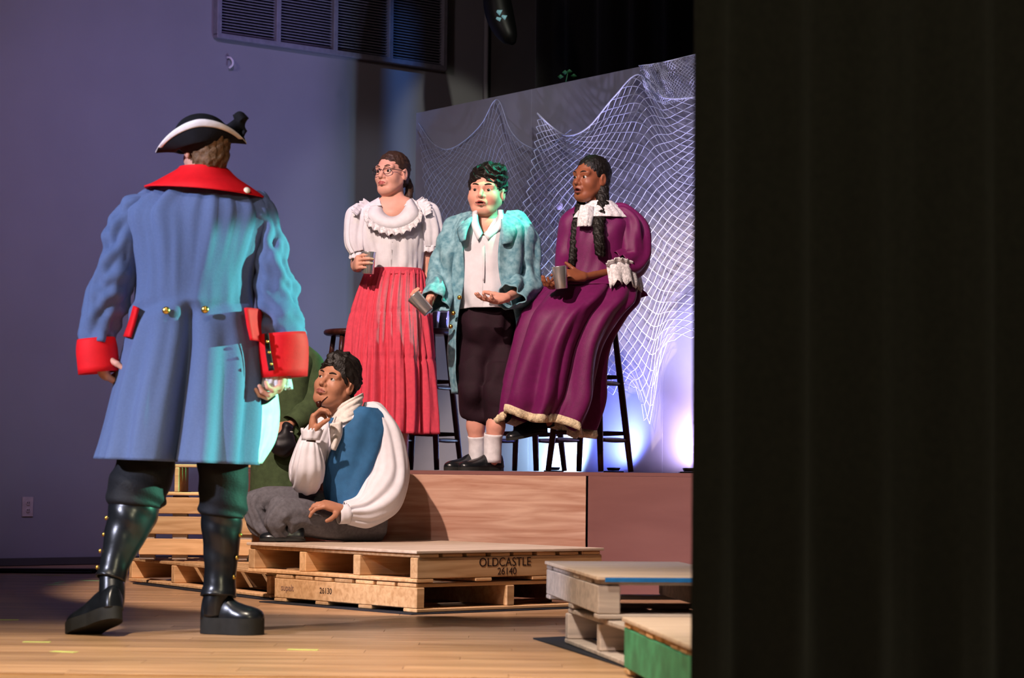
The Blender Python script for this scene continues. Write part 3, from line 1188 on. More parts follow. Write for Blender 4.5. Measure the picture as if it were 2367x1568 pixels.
# ------------------------------------------------------------------ stools
def make_stool(label):
    t = thing('bar_stool', label, 'stool', (0, 0, 0), 0, 'dark round wooden bar stools')
    H = .75
    mk('seat', lathe([(.0001, H), (.13, H), (.152, H - .004), (.160, H - .014), (.158, H - .026), (.145, H - .034), (.0001, H - .034)], seg=36), 'stool_wood', t, world=False)

    def leg_at(a, z):
        r = .120 + (.212 - .120) * (1 - z / (H - .03))
        return np.array([math.cos(a) * r, math.sin(a) * r, z])
    an = [PI / 4 + k * PI / 2 for k in range(4)]
    for a in an:
        mk('leg', tube3([leg_at(a, H - .03), leg_at(a, H * .62), leg_at(a, H * .3), leg_at(a, 0)], [.0135, .0165, .0165, .0135], 12, 3), 'stool_wood', t, world=False)
    for i in range(4):
        for z in ((.19, .47) if i % 2 == 0 else (.155, .435)):
            mk('rung', tube3([leg_at(an[i], z), (leg_at(an[i], z) + leg_at(an[(i + 1) % 4], z)) / 2, leg_at(an[(i + 1) % 4], z)], [.009, .0125, .009], 10, 3), 'stool_wood', t, world=False)
    return t


st = make_stool('dark round bar stool under the person in the plum dress')


def put(root, px, D, rz, label=None):
    q = P(px, 1088, D)
    if label is None:
        root.location = (q[0], q[1], ZP + .004)
        root.rotation_euler = (0, 0, rz)
        return root
    return dup(root, (q[0], q[1], ZP + .004), rz, label)


put(st, 1363, 12.0, math.radians(-32))
put(st, 1214, 12.55, math.radians(-30), 'dark round bar stool behind the teal-jacketed person')
put(st, 979, 12.85, math.radians(-24), 'dark round bar stool right of the coral skirt, cups on its seat')
put(st, 812, 13.0, math.radians(20), 'leftmost dark round bar stool, half hidden behind the coral skirt')


def tumbler(name, label, loc, axis, r0, r1, h, m, group=None, lip=.0018):
    t = thing(name, label, 'cup', tuple(loc), 0, group)
    mk('cup_wall', lathe([(.0001, .003), (r0 - .002, .003), (r1 - .002, h - .001), (r1, h), (r1 + lip * .6, h - .003), (r1, h - .006), (r0, .002), (r0 - .003, 0), (.0001, 0)], (0, 0, 0), axis, 28), m, t, world=False)
    return t


qs = P(979, 1088, 12.85)
for dx, dy, lb in ((.045, -.055, 'clear plastic cup at the right edge of the stool seat'), (.095, .01, 'clear plastic cup behind the other on the stool seat')):
    tumbler('plastic_cup', lb, (qs[0] + dx, qs[1] + dy, ZP + .7505), (0, 0, 1), .026, .038, .105, 'clear_plastic', 'clear cups on the stool')

# ------------------------------------------------------------------ pallets
def text_on(parent, s, loc, rot, size, m='stamp_ink', name='stamp'):
    c = bpy.data.curves.new(name, 'FONT')
    c.body = s
    c.size = size
    c.extrude = .0004
    c.align_x = 'CENTER'
    c.align_y = 'CENTER'
    c.materials.append(M[m])
    tmp = bpy.data.objects.new(name, c)
    me = bpy.data.meshes.new_from_object(tmp)
    bpy.data.objects.remove(tmp)
    o = bpy.data.objects.new(name, me)
    COL.objects.link(o)
    o.parent = parent
    o.location = loc
    o.rotation_euler = rot
    return o


def pallet(label, corner, dirx, lx, ly, z, m='pallet_wood', along='y', ply=True, deck=7, nstr=4, h=.118, plym='plywood_top', name='wooden_pallet', tilt=0., strw=.038, bottom=4, gap=True, group=None, label_ply=None, deckm=None, sidem=None):
    """corner: the near corner; local x runs along dirx, y to its left. along: which way the stringers run."""
    a = math.atan2(dirx[1], dirx[0])
    t = thing(name, label, 'pallet', (corner[0], corner[1], z), a, group)
    if tilt:
        t.rotation_euler = (0, tilt, a)
    bt, sh = .016, h - .034
    X, Y = ('y', 'x') if along == 'y' else ('x', 'y')
    n = nstr
    span = lx if along == 'y' else ly
    ln = ly if along == 'y' else lx

    def B(nm, u, v, zc, su, sv, sz, mm):
        # u across the stringers, v along them
        if along == 'y':
            return box(nm, (su, sv, sz), (u, v, zc), mm, t, bev=.003)
        return box(nm, (sv, su, sz), (v, u, zc), mm, t, bev=.003)
    rs = random.Random(label)
    for i in range(n):
        u = strw / 2 + (span - strw) * i / (n - 1)
        B('stringer', u, ln / 2, bt + sh / 2 + .0005, strw, ln - .004, sh, (sidem or m) if i in (0, n - 1) else m)
    bw = .09
    for i in range(bottom):
        v = bw / 2 + (ln - bw) * i / (bottom - 1)
        B('bottom_board', span / 2, v, bt / 2, span, bw, bt - .001, m)
    dw = ln / deck
    for i in range(deck):
        B('deck_board', span / 2, dw * (i + .5), bt + sh + bt / 2 + .001, span + rs.uniform(-.012, .004), dw - .022, bt - .001, deckm or m)
    if ply:
        o = box('plywood_top', (lx + .012, ly + .012, .012), (lx / 2, ly / 2, h + .0055), plym, t, bev=.002)
        if label_ply:
            o['label'] = label_ply
    return t


dB = n3(np.array([.76, .65]))
dBl = np.array([-dB[1], dB[0]])
nB = Z(963, 1417, .012)[:2]
pB = pallet('lower pallet of the front stack, its pale stamped side facing out', nB, dB, 1.0, 1.0, .011, along='y', ply=False, nstr=3, strw=.042)
# lower pallet: long stringer shows at the front left (local x = 0 side)
text_on(pB, '26130', (-.0012, .62, .060), (PI / 2, 0, -PI / 2), .035, 'stamp_ink')
text_on(pB, 'supalt', (-.0012, .90, .062), (PI / 2, 0, -PI / 2), .04, 'stamp_faint')
nA = nB + dBl * .004
pA = pallet('upper pallet of the front stack, open side showing three dark bays', nA, dB, 1.02, 1.20, .131, along='x', ply=True, nstr=4, strw=.046, deck=8)
text_on(pA, 'OLDCASTLE', (.47, -.0008, .076), (PI / 2, 0, 0), .052)
text_on(pA, '26140', (.48, -.0008, .038), (PI / 2, 0, 0), .042)
cC = Z(624, 1383, .012)[:2]
cL = Z(297, 1343, .012)[:2]
dCl = n3(cL - cC)
dC = np.array([dCl[1], -dCl[0]])
pC = pallet('left pallet lying flat in front of the slatted riser', cC, dC, .60, np.linalg.norm(cL - cC), .011, along='x', ply=False, nstr=4, strw=.042, deck=6, bottom=3)

# slatted riser standing on the left pallet, and the pallet on top of it
zr = .1315
rx0, rx1, ry = P(322, 1200, 11.93)[0], P(583, 1200, 11.93)[0], 11.93
riser = thing('slatted_riser', 'step riser of wide pale boards standing on the left pallet', 'step', ((rx0 + rx1) / 2, ry, zr))
rw = rx1 - rx0
zz = zr
for y0, y1 in ((1283.5, 1246), (1235.5, 1194.5), (1188, 1150)):
    z0, z1 = P(400, y0, ry)[2], P(400, y1, ry)[2]
    box('slat', (rw, .018, z1 - z0), (0, .009, (z0 + z1) / 2 - zr), 'pallet_wood', riser, bev=.003)
ztop = P(400, 1146, ry)[2]
for i in range(4):
    box('upright', (.075, .04, ztop - zr - .002), (-rw / 2 + .0375 + (rw - .075) * i / 3, .0395, (ztop - zr) / 2), 'pallet_grey', riser)
for s_ in (-1, 1):
    box('side_board', (.018, .30, ztop - zr - .004), (s_ * (rw / 2 - .009), .215, (ztop - zr) / 2), 'pallet_wood', riser)
zk = ztop + .001
pK = pallet('high left pallet resting on the slatted riser', (rx0 - .02, ry - .012), np.array([1., 0]), rw + .04, .36, zk, along='y', ply=False, nstr=4, strw=.022, deck=3, bottom=2, h=.155)

# right hand stacks
eG = n3(np.array([.16, -1.]))
rG = np.array([-eG[1], eG[0]])
cG = Z(1305, 1486, .012)[:2]
pG = pallet('lower pallet of the right stack with two square bays, on dark carpet', cG + eG * 1.15, rG, 1.0, 1.15, .011, 'pallet_grey', along='x', ply=False, nstr=3, strw=.05, deck=7, bottom=4)
pE = pallet('upper right pallet with a weathered notched side and blue front edge', P(1383, 1342, 7.5)[:2], n3(np.array([1, .115])), .48, 1.24, .131, 'pallet_grey', along='y', ply=True, nstr=2, strw=.07, deck=9, bottom=3, h=.122, plym='plywood_top')
box('blue_edge_strip', (.36, .004, .014), (.2, -.008, .1225), 'blue_paint', pE, bev=.001)
cH = np.array([P(1443, 1427, 6.98)[0], 6.98])
eH = n3(np.array([.10, -1.]))
rH = np.array([-eH[1], eH[0]])
pH = pallet('green sided pallet low at the front, next to the black curtain', cH + eH * 1.2, rH, .9, 1.2, .011, 'pallet_wood', along='y', ply=True, nstr=3, strw=.04, deck=9, bottom=3, h=.148, sidem='green_paint')

# black carpet pieces under the stacks
def carpet(label, poly):
    o = slab('carpet_mat', poly, .006, .0105, 'black_carpet', None)
    tag(o, label, 'mat')
    return o


def off(p, *dv):
    p = np.array(p, float)
    for d, k in dv:
        p = p + d * k
    return tuple(p)


carpet('black carpet strip under the front pallet stack', [off(nB, (dB, -.05), (dBl, -.03)), off(nB, (dB, 1.05), (dBl, -.03)), off(nB, (dB, 1.05), (dBl, 1.04)), off(nB, (dB, -.05), (dBl, 1.04))])
carpet('black carpet strip under the left pallet', [off(cC, (dC, -.05), (dCl, -.05)), off(cC, (dC, .62), (dCl, -.05)), off(cC, (dC, .62), (dCl, 1.55)), off(cC, (dC, -.05), (dCl, 1.55))])
carpet('black carpet under the right pallet stacks, pointed at its far end', [tuple(Z(1232, 1482)[:2]), tuple(Z(1500, 1568)[:2]), (.36, 5.6), (1.6, 5.6), (1.6, 8.5), (.3, 8.6)])

# floor clutter at the wall and luminous tape marks
q0 = Z(-40, 1327)[:2]
cb = tag(mk('coiled_cable', join(*[tube3([np.array([q0[0] + .02 * k + (.30 + .03 * k) * (1 + math.cos(a)), q0[1] + .05 + .06 * math.sin(a + k), .012 + .006 * k]) for a in np.linspace(0, 6.0, 26)], .007, 6) for k in range(3)]), 'slot_black'), 'black cable lying loosely on the floor by the wall', 'cable')
for i, (px, py, w, a, lb) in enumerate(((110, 1333, .17, .02, 'pale green tape mark in front of the black cable'), (12, 1437, .10, .1, 'pale green tape mark at the left edge of the floor'),
                                        (85, 1489, .09, .0, 'short pale tape mark left of the raised shoe'), (148, 1512, .085, -.35, 'bright green tape mark near the bottom left'),
                                        (700, 1507, .10, -.1, 'pale green tape mark right of the planted shoe'))):
    q = Z(px, py)
    tag(box('tape_mark', (w, .035, .001), (q[0], q[1], .0062), 'glow_tape', None, (0, 0, a), 0), lb, 'tape')

# sprig of leaves on top of the flat
q = on_flat(1308, 170, -.0)
sp = thing('leaf_sprig', 'tiny green leaf sprig on top of the flat', 'sprig', (q[0], q[1], ft))
mk('stem', tube3([(q[0], q[1], ft), (q[0] + .01, q[1], ft + .05)], .003, 6), 'leaf_green', sp)
for dx, dz in ((-.03, .03), (.02, .06), (.045, .035), (-.005, .055)):
    mk('leaf', ball((q[0] + dx, q[1] - .01, ft + dz), .018, 10, 7, (1, .3, .7)) if False else ([(q[0] + dx - .018, q[1], ft + dz), (q[0] + dx, q[1] - .012, ft + dz + .012), (q[0] + dx + .018, q[1], ft + dz), (q[0] + dx, q[1] + .006, ft + dz - .012)], [[0, 1, 2, 3]]), 'leaf_green', sp, solid=.001)

uplight(1280, .20, (1284, 1000, .0), (.42, .68, 1), 90, 'led_white', 'low pale blue uplight between the stools at the foot of the flat', 150)
uplight(1418, .16, (1408, 900, .0), (.14, .20, 1), 70, 'led_white', 'low deep blue uplight behind the seated person in plum', 150)
uplight(1596, .42, (1500, 400, .0), (.60, .55, 1), 220, 'led_violet', 'low violet uplight at the right end of the flat', 72)
uplight(1594, .14, (1575, 940, .0), (.62, .48, 1), 70, 'led_violet', 'low violet uplight close against the right end of the flat', 130)

# unseen lanterns added overhead, their shutters shape the beams on the left wall
def shuttered(loc, edges, label):
    """edges: (photo x of the beam edge on the wall, +1 when the shutter masks to the right of it, -1 to the left)"""
    t = thing('added_beam_mask', label, 'lantern', loc)
    aim = np.mean([on_wall(px, 500) for px, _ in edges], 0)[:2] - np.array(loc[:2])
    d = n3([aim[0], aim[1], 0])
    mk('housing', lathe([(.06, -.34), (.09, -.32), (.10, -.06), (.10, -.05)], loc, d, 20), 'black_metal', t, solid=.004)
    mk('yoke', tube3([np.array(loc) - d * .2 + [0, 0, .1], np.array(loc) - d * .2 + [0, 0, 5.59 - loc[2]]], .012, 8), 'black_metal', t)
    for px, sgn in edges:
        q = on_wall(px, 500)[:2] - np.array(loc[:2])
        e = n3([q[0], q[1], 0])
        side = np.array([e[1], -e[0], 0]) * sgn
        a = np.array(loc) + e * .45
        b = a + side * .42
        v = [a + [0, 0, -.42], b + [0, 0, -.42], b + [0, 0, .2], a + [0, 0, .2]]
        mk('shutter', (v, [[0, 1, 2, 3]]), 'black_metal', t, smooth=False, solid=.004)


shuttered((-1.2, 10.2, 4.6), [(757, 1)], 'unseen overhead lantern added so its shutter cuts the violet beam on the wall')
shuttered((-.35, 12.2, 5.2), [(893, -1), (957, 1)], 'unseen overhead lantern added so its two shutters cut the blue beam to a strip')

# ================================================================== the people
def buttons(root, pts, r=.011, m='gold', name='button', ax=(0, -1, 0)):
    for (x, y, D) in pts:
        mk(name, lathe([(.0001, .007), (r * .6, .006), (r, .002), (r, 0)], P(x, y, D), ax, 14), m, root)


def strip(edgeL, edgeR, D, sub=6, nx=6, bulge=.0, disp=None):
    """cloth panel between two pixel polylines of equal length; D a depth or list of (DL, DR)"""
    L = np.array([P(p[0], p[1], (D[i][0] if isinstance(D, list) else D)) for i, p in enumerate(edgeL)])
    R = np.array([P(p[0], p[1], (D[i][1] if isinstance(D, list) else D)) for i, p in enumerate(edgeR)])
    L, R = catmull(L, sub), catmull(R, sub)
    t = np.linspace(0, 1, nx)
    v = L[:, None] * (1 - t)[None, :, None] + R[:, None] * t[None, :, None]
    v[..., 1] -= bulge * np.sin(PI * t)[None, :]
    if disp is not None:
        v[..., 1] -= disp(t[None, :] + 0 * v[..., 0], np.linspace(0, 1, len(L))[:, None] + 0 * v[..., 0])
    return v.reshape(-1, 3), grid_faces(len(L), nx, False)


# ------------------------------------------------------------------ the officer, seen from behind
D0 = 8.55
ho = Head(476, 348, D0, 180 - 28, 0, 0, .97)
sh = [P(312, 505, D0), P(612, 500, D0)]
neckb = P(472, 440, D0 + .02)
wrL, wrR = P(226, 815, D0 - .02), P(652, 842, D0 - .06)
pr = ho.prims(neckb, .056)
pr += limbu([neckb, P(460, 560, D0), P(452, 700, D0), P(448, 800, D0)], [.07, .13, .12, .14], .06)
pr += limbu([sh[0], P(248, 690, D0 + .02), wrL], [.055, .042, .028]) + limbu([sh[0], neckb], [.055, .06], .05)
pr += limbu([sh[1], P(640, 700, D0 + .02), wrR], [.055, .042, .028]) + limbu([sh[1], neckb], [.055, .06], .05)
ankL, ankR = P(256, 1352, D0 - .14), P(500, 1385, D0 - .02)
pr += limbu([P(385, 830, D0), P(322, 1140, D0 - .05), P(272, 1245, D0 - .1), ankL], [.085, .06, .054, .036], .03)
pr += limbu([P(505, 830, D0), P(515, 1140, D0), P(512, 1235, D0), ankR], [.085, .06, .054, .036], .03)
dL, dR = n3([.30, .2, -1]), n3([-.12, -.15, -1])
pr += hand(wrL, dL, n3([.6, .3, .2]), 1, 1.0, (.7, .75, .8, .85))
pr += hand(wrR, dR, n3([-.8, -.35, -.1]), 1, 1.02, (.75, .8, .85, .9), thumb=(.6, .5, .4))
off_ = person('person in a blue red-cuffed coat and black tricorn, seen from behind, striding', (P(440, 1467, D0)[0], D0, 0), pr,
              [ho.box(.13), hbox(wrL, dL), hbox(wrR, dR)], 'skin_fair', [ho])
ho.face(off_, (0, 0))
ho.hair(off_, 'hair_grey_brown', inflate=.006, front=.045, seed=3, amp=.004, freq=150, nape=-.088, side=-.2, extra=[ho.e((0, -.03, -.035), (.064, .078, .062), .02), ho.e((0, -.02, .125), (.14, .16, .085), .01, -1)])

coat = [(428, 410, 528, .070, .02), (446, 352, 590, .115, .02, 8), (466, 316, 616, .130, .01, 8), (500, 290, 628, .140, 0, 4), (560, 306, 610, .148), (630, 317, 588, .150), (690, 314, 587, .150),
        (730, 306, 592, .158), (790, 293, 602, .180), (860, 275, 606, .200), (940, 256, 604, .220), (1010, 243, 600, .235), (1068, 232, 593, .245, 0, 14)]


CR1, CR2 = creases(71, .017, 26, (8, 26), (-.9, .9)), creases(72, .012, 16, (5, 16), (-.5, .5))


def coat_d(T, t):
    back = np.exp(-((T - 1.5 * PI) / .12) ** 2)
    g = np.clip((t - .52) / .48, 0, 1)
    z = -.19 * back * g ** .7
    z = z + .022 * g * (1.2 * np.abs(np.sin(4.5 * T + 1.2 + 1.5 * t)) - .6) * (1 - back) + .016 * g * np.sin(15 * T + 2 - 2 * t)
    up = np.clip((.58 - t) / .4, 0, 1)
    z = z + CR1(T, t) * up + CR2(T, t) * (.35 + .65 * g)
    bl = np.exp(-((t - .56) / .05) ** 2)
    z = z + .009 * bl * np.sin(5 * T + 30 * t)
    return z


mk('coat', torso(coat, D0, seg=150, sub=8, disp=coat_d), 'coat_blue', off_, solid=.005)
for nm, path, sd in (('sleeve', [(372, 462, D0, 18), (330, 478, D0, 34), (302, 512, D0, 41), (284, 570, D0 - .01, 42), (266, 635, D0 - .01, 45), (247, 690, D0, 47), (230, 745, D0 - .01, 43), (222, 795, D0 - .02, 39)], 3),
                     ('sleeve', [(545, 465, D0, 18), (588, 476, D0, 32), (610, 508, D0, 36), (622, 570, D0 - .01, 37), (630, 635, D0 - .02, 40), (640, 695, D0 - .02, 45), (650, 745, D0 - .04, 50), (654, 785, D0 - .05, 50)], 5)):
    mk(nm, tube(path, .92, 56, 10, add_d(creases(sd, .012, 20, (1, 6), (-8, 8)), wrinkle(sd, .004, 8, (2, 5), (1, 3))), (1, 0)), 'coat_blue', off_, solid=.004)
cl = tube([(222, 783, D0 - .02, 42), (224, 810, D0 - .02, 46), (229, 862, D0 - .02, 46)], .95, 48, 4)
mk('cuff', cl, 'coat_red', off_, solid=.006)
mk('cuff', tube([(653, 771, D0 - .05, 52), (655, 805, D0 - .05, 54), (658, 872, D0 - .05, 50)], .95, 48, 4, lambda T, t: .004 * np.sin(2 * T + 3 * t)), 'coat_red', off_, solid=.006)
# lace inside the cuffs
for (cx, cy, rr, dd) in ((640, 868, 32, D0 - .05),):
    c = P(cx, cy, dd)
    r_ = rr * dd / F
    ruffle([c + np.array([math.cos(a) * r_, math.sin(a) * r_, 0]) for a in np.linspace(0, 2 * PI, 17)], .045, .009, 14, 'lace_white', off_, 'cuff_lace')
# dark strap ends and buttons along the right cuff slit
mk('cuff_slit', strip([(611, 772), (614, 815), (621, 858)], [(621, 770), (626, 812), (634, 856)], D0 - .135), 'breech_black', off_, solid=.004)
buttons(off_, [(618, 790, D0 - .145), (622, 815, D0 - .145), (627, 842, D0 - .145)], .006, 'gold', 'cuff_button')
# pocket flaps
mk('pocket_flap', strip([(311, 707), (302, 740), (288, 779)], [(319, 712), (311, 745), (301, 780)], [(D0 - .02, D0 - .12)] * 3, bulge=.02), 'coat_red', off_, solid=.012)
mk('pocket_flap', strip([(567, 712), (573, 750), (581, 786)], [(604, 716), (606, 752), (607, 790)], [(D0 - .17, D0 - .06), (D0 - .175, D0 - .06), (D0 - .18, D0 - .06)], bulge=.012), 'coat_red', off_, solid=.012)
buttons(off_, [(384, 718, D0 - .172), (474, 716, D0 - .176)], .0135, 'gold', 'back_button')
# collar
ncol = [(388, 424, 513, .075, .0), (396, 416, 522, .080, .0), (412, 392, 540, .098, .0, 4), (432, 362, 574, .130, 0, 10), (446, 342, 602, .140, 0, 22)]


def col_d(T, t):
    b = np.clip(-np.sin(T), 0, 1)
    return .012 + .004 * np.sin(5 * T + 2) * t + .006 * t * b


mk('collar', torso(ncol, D0 - .005, seg=80, sub=6, disp=col_d), 'coat_red', off_, solid=.006)
buttons(off_, [(571, 440, D0 - .10)], .012, 'pearl', 'collar_button', (.3, -1, .5))
# white lined coat front showing at the right
mk('coat_lining', strip([(588, 905), (590, 960), (592, 1020), (596, 1072)], [(641, 905), (645, 960), (636, 1020), (606, 1072)], [(D0 + .05, D0 + .20)] * 4, 8, 12, .02, lambda u, t: .012 * np.sin(9 * u + 5 * t)), 'lining_white', off_, solid=.004)
mk('dark_sash', tube([(585, 922, D0 - .02, 12), (610, 925, D0 - .05, 11), (634, 912, D0 - .06, 7)], 1, 16, 4, None, (1, 1)), 'breech_black', off_)

# breeches and gaiters
bd = wrinkle(11, .008, 7, (2, 5), (1, 3))
mk('breeches', join(tube([(380, 900, D0, 66), (345, 1030, D0 - .02, 66), (335, 1085, D0 - .03, 68), (318, 1130, D0 - .05, 70), (314, 1165, D0 - .06, 66), (314, 1178, D0 - .06, 52)], .95, 48, 8, bd, (1, 1)),
                    tube([(490, 900, D0, 62), (512, 1030, D0, 60), (516, 1090, D0, 58), (516, 1150, D0, 56), (514, 1186, D0, 55), (513, 1198, D0, 44)], .95, 48, 8, bd, (1, 1))), 'breech_black', off_)
gd = wrinkle(13, .003, 6, (2, 4), (1, 2))
mk('gaiter', tube([(312, 1165, D0 - .06, 58), (303, 1200, D0 - .075, 55), (286, 1245, D0 - .095, 45), (267, 1300, D0 - .12, 34), (256, 1340, D0 - .14, 33)], .95, 40, 8, gd), 'leather_black', off_, solid=.003)
mk('gaiter', tube([(512, 1185, D0, 46), (512, 1230, D0, 45), (511, 1290, D0 - .005, 38), (508, 1340, D0 - .01, 36), (505, 1380, D0 - .02, 40)], .95, 40, 8, gd), 'leather_black', off_, solid=.003)
buttons(off_, [(246, 1198, D0 - .09), (240, 1236, D0 - .10), (232, 1274, D0 - .12), (225, 1312, D0 - .13)], .008, 'gold', 'gaiter_button', (-1, -.4, .1))
buttons(off_, [(557, 1192, D0 - .02), (555, 1237, D0 - .02), (548, 1290, D0 - .03), (541, 1335, D0 - .03)], .009, 'gold', 'gaiter_button', (1, -.5, 0))
hL = P(272, 1432, D0 - .24)
fL = n3(P(186, 1462, D0 - .08) - P(280, 1422, D0 - .23))
shoe(hL, fL, n3([-.45, .62, .64]), .27, .050, .085, .045, root=off_, chunky=1.05)
mk('boot_shaft', tube([(257, 1326, D0 - .13, 27), (259, 1362, D0 - .15, 30), (256, 1395, D0 - .17, 30), (244, 1412, D0 - .17, 26)], .95, 30, 6, None, (0, 1)), 'leather_black', off_)
mk('boot_shaft', tube([(504, 1360, D0 - .02, 31), (496, 1395, D0 - .03, 27), (494, 1425, D0 - .03, 25)], .95, 30, 6, None, (0, 1)), 'leather_black', off_)
hR = Z(468, 1468)
shoe((hR[0], hR[1], .007), (1, -.25, 0), (0, 0, 1), .225, .056, .088, .056, root=off_, chunky=1.1)

# tricorn hat
hc = ho.p(.0, -.014, .0)
hc = np.array([P(467, 340, D0)[0], hc[1], P(466, 338, D0)[2]])
def hat():
    ns, nr = 96, 16
    th = np.linspace(0, 2 * PI, ns, endpoint=False)
    corner = np.array([PI + .12, -.05, PI / 2 + .05])              # left, right and front tips
    dist = np.min(np.abs(np.angle(np.exp(1j * (th[:, None] - corner[None])))), 1)
    widths = np.where(np.sin(th) < -.02, PI / 2, PI / 4)
    q = np.clip(dist / widths, 0, 1)
    lift = np.sin(np.clip(q, 0, 1) * PI / 2) ** 1.0
    v = []
    for k in range(nr):
        u = k / (nr - 1)
        rin = np.stack([.088 * np.cos(th), .112 * np.sin(th)], 1)
        ro = .132 + .034 * (1 - lift) ** 1.3
        rr = np.stack([ro * np.cos(th) * .97, ro * np.sin(th)], 1)
        xy = rin * (1 - u ** .7) + rr * u ** .7
        z = -.006 + u ** 1.2 * (.088 * lift - .006 * (1 - lift)) + .018 * np.cos(th)
        v.append(np.concatenate([xy, z[:, None]], 1))
    brim = np.array(v)
    return brim, th
brim, th_ = hat()
hatr = mk('tricorn_hat', (brim.reshape(-1, 3) + hc, grid_faces(brim.shape[0], 96, True)), 'felt_black', off_, solid=.005)
nrm = np.stack([np.cos(th_), np.sin(th_), 0 * th_], 1)
tr = np.array([brim[10] + nrm * .0045, brim[11] + nrm * .005, brim[12] + nrm * .0055, brim[14] + nrm * .005])
mk('white_trim', (tr.reshape(-1, 3) + hc, grid_faces(4, 96, True)), 'trim_white', hatr, solid=.002)
mk('crown', blob([ell(hc + [0, 0, .034], (.098, .122, .080), k=.01), ell(hc + [0, 0, .005], (.092, .116, .03), k=.01)], .006), 'felt_black', hatr)
mk('feather_tuft', blob([cap(hc + [.10, -.02, .045], hc + [.135, .0, .10], .016, .022, .01), cap(hc + [.135, 0, .09], hc + [.150, .0, .045], .022, .012, .01)], .005, curls(5, .008, 90)), 'felt_black', hatr)

# ------------------------------------------------------------------ the person in coral skirt
D1 = 12.3
hg = Head(906, 402, D1, 30, 2, -1, 1.0, .96)
nb = P(912, 470, D1)
wg = P(823, 616, D1 - .14)
dg_ = n3([.16, -.92, .14])
pr = hg.prims(nb, .046)
pr += limbu([nb, P(905, 540, D1), P(903, 640, D1), P(903, 700, D1)], [.06, .10, .09, .12], .06)
pr += limbu([P(838, 490, D1), P(912, 480, D1), P(972, 485, D1)], [.045, .06, .045], .04)
pr += [ell(P(908, 498, D1 - .02), (.085, .070, .055), k=.03), cap(P(886, 478, D1 - .02), P(936, 476, D1 - .02), .045, k=.03)]
pr += limb([P(835, 500, D1), P(828, 612, D1 + .09), wg], [.045, .036, .026])
wg2 = P(992, 690, D1 + .02)
pr += limb([P(980, 500, D1), P(988, 600, D1 + .03), wg2], [.045, .038, .026])
dg2 = n3([.05, -.1, -1])
pr += hand(wg, dg_, n3([1, .16, 0]), 1, .95, (.62, .64, .66, .68), thumb=(.35, .2, .45))
pr += hand(wg2, dg2, n3([-1, 0, 0]), 1, .93, (.3, .35, .4, .4))
for x in (880, 926):
    pr += limb([P(x, 720, D1), P(x, 900, D1), P(x, 1070, D1 + .02)], [.08, .055, .035], .03)
girl = person('person with glasses in a white ruffled blouse and coral tiered skirt, holding a cup', (nb[0], D1, ZP), pr, [hg.box(.19), hbox(wg, dg_), hbox(wg2, dg2)], 'skin_fair', [hg])
hg.face(girl, (.1, -.05), browt=.0022)
hg.hair(girl, 'hair_brown', inflate=.006, front=.060, seed=5, amp=.0022, freq=170, nape=-.055, side=.0, face_r=(.074, .075, .080))
bp_ = [hg.p(-.03, -.095, -.02), hg.p(-.045, -.10, -.055), hg.p(-.055, -.085, -.095), hg.p(-.058, -.065, -.135), hg.p(-.052, -.06, -.17)]
A = catmull(bp_, 5)
mk('braid', blob([ell(p, (.019, .019, .016), k=.008) for p in A], .004, curls(6, .002, 200)), 'hair_brown', girl)
# glasses
gl = []
for x in (-1, 1):
    t = np.linspace(0, 2 * PI, 25)
    gl.append(tube3([hg.p(x * .033 + .025 * math.cos(a), .101 - .006 * abs(math.cos(a)), .001 + .019 * math.sin(a)) for a in t], .0016, 6, 1, (0, 0)))
    gl.append(tube3([hg.p(x * .058, .096, .008), hg.p(x * .076, .04, .008), hg.p(x * .080, -.005, .004)], .0015, 6, 3))
gl.append(tube3([hg.p(-.009, .103, .006), hg.p(0, .106, .008), hg.p(.009, .103, .006)], .0015, 6, 2))
mk('glasses', join(*gl), 'frame_dark', girl)
# blouse
bl = [(478, 838, 968, .085, -.005), (492, 824, 984, .10), (520, 828, 986, .115), (560, 838, 984, .12), (600, 846, 980, .115), (628, 848, 976, .112), (640, 850, 974, .112)]
bdp = add_d(creases(21, .010, 16, (3, 12), (-1, 1)), pleats(22, .006, (14, 23), 1.0, .1))
op = [(858, 950), (868, 945), (880, 935), (909, 903), (909, 903), (909, 903), (909, 903)]
mk('blouse', torso(bl, D1, seg=100, sub=8, disp=bdp, opening=op), 'blouse_white', girl, solid=.003)
mk('blouse_yoke', torso([(458, 876, 944, .060, .0), (466, 862, 952, .072, .0), (480, 838, 970, .09, 0)], D1, seg=80, sub=6, opening=[(879, 942), (881, 940), (886, 934)], disp=lambda T, t: .004 + 0 * T), 'blouse_white', girl, solid=.003)
cpath = [P(868, 462, D1 - .03), P(850, 492, D1 - .10), P(866, 515, D1 - .125), P(905, 528, D1 - .135), P(945, 518, D1 - .125), P(968, 492, D1 - .10), P(952, 458, D1 - .03)]
yo = [P(880, 470, D1 - .065), P(886, 488, D1 - .085), P(896, 498, D1 - .10), P(908, 501, D1 - .105), P(922, 496, D1 - .10), P(934, 482, D1 - .085), P(940, 466, D1 - .06)]
a, b = catmull(yo, 6), catmull(cpath, 6)
vv = np.concatenate([a[None], (a * .5 + b * .5)[None] + [0, -.012, 0], b[None]])
mk('collar', (vv.reshape(-1, 3), grid_faces(3, len(a), False)), 'blouse_white', girl, solid=.003)
ruffle(cpath, .040, .010, 16, 'lace_white', girl, 'collar_ruffle', droop=[(-.6, -.3, -.7), (-.3, -.4, -.9), (0, -.4, -.9), (.3, -.4, -.9), (.6, -.3, -.7)])
pd = pleats(24, .010, (9, 13), 1, .6)
mk('sleeve', tube([(842, 484, D1, 22), (830, 500, D1, 30), (824, 535, D1, 28), (824, 565, D1, 26), (829, 586, D1 - .01, 18)], 1.0, 60, 8, pd, (1, 0)), 'blouse_white', girl, solid=.003)
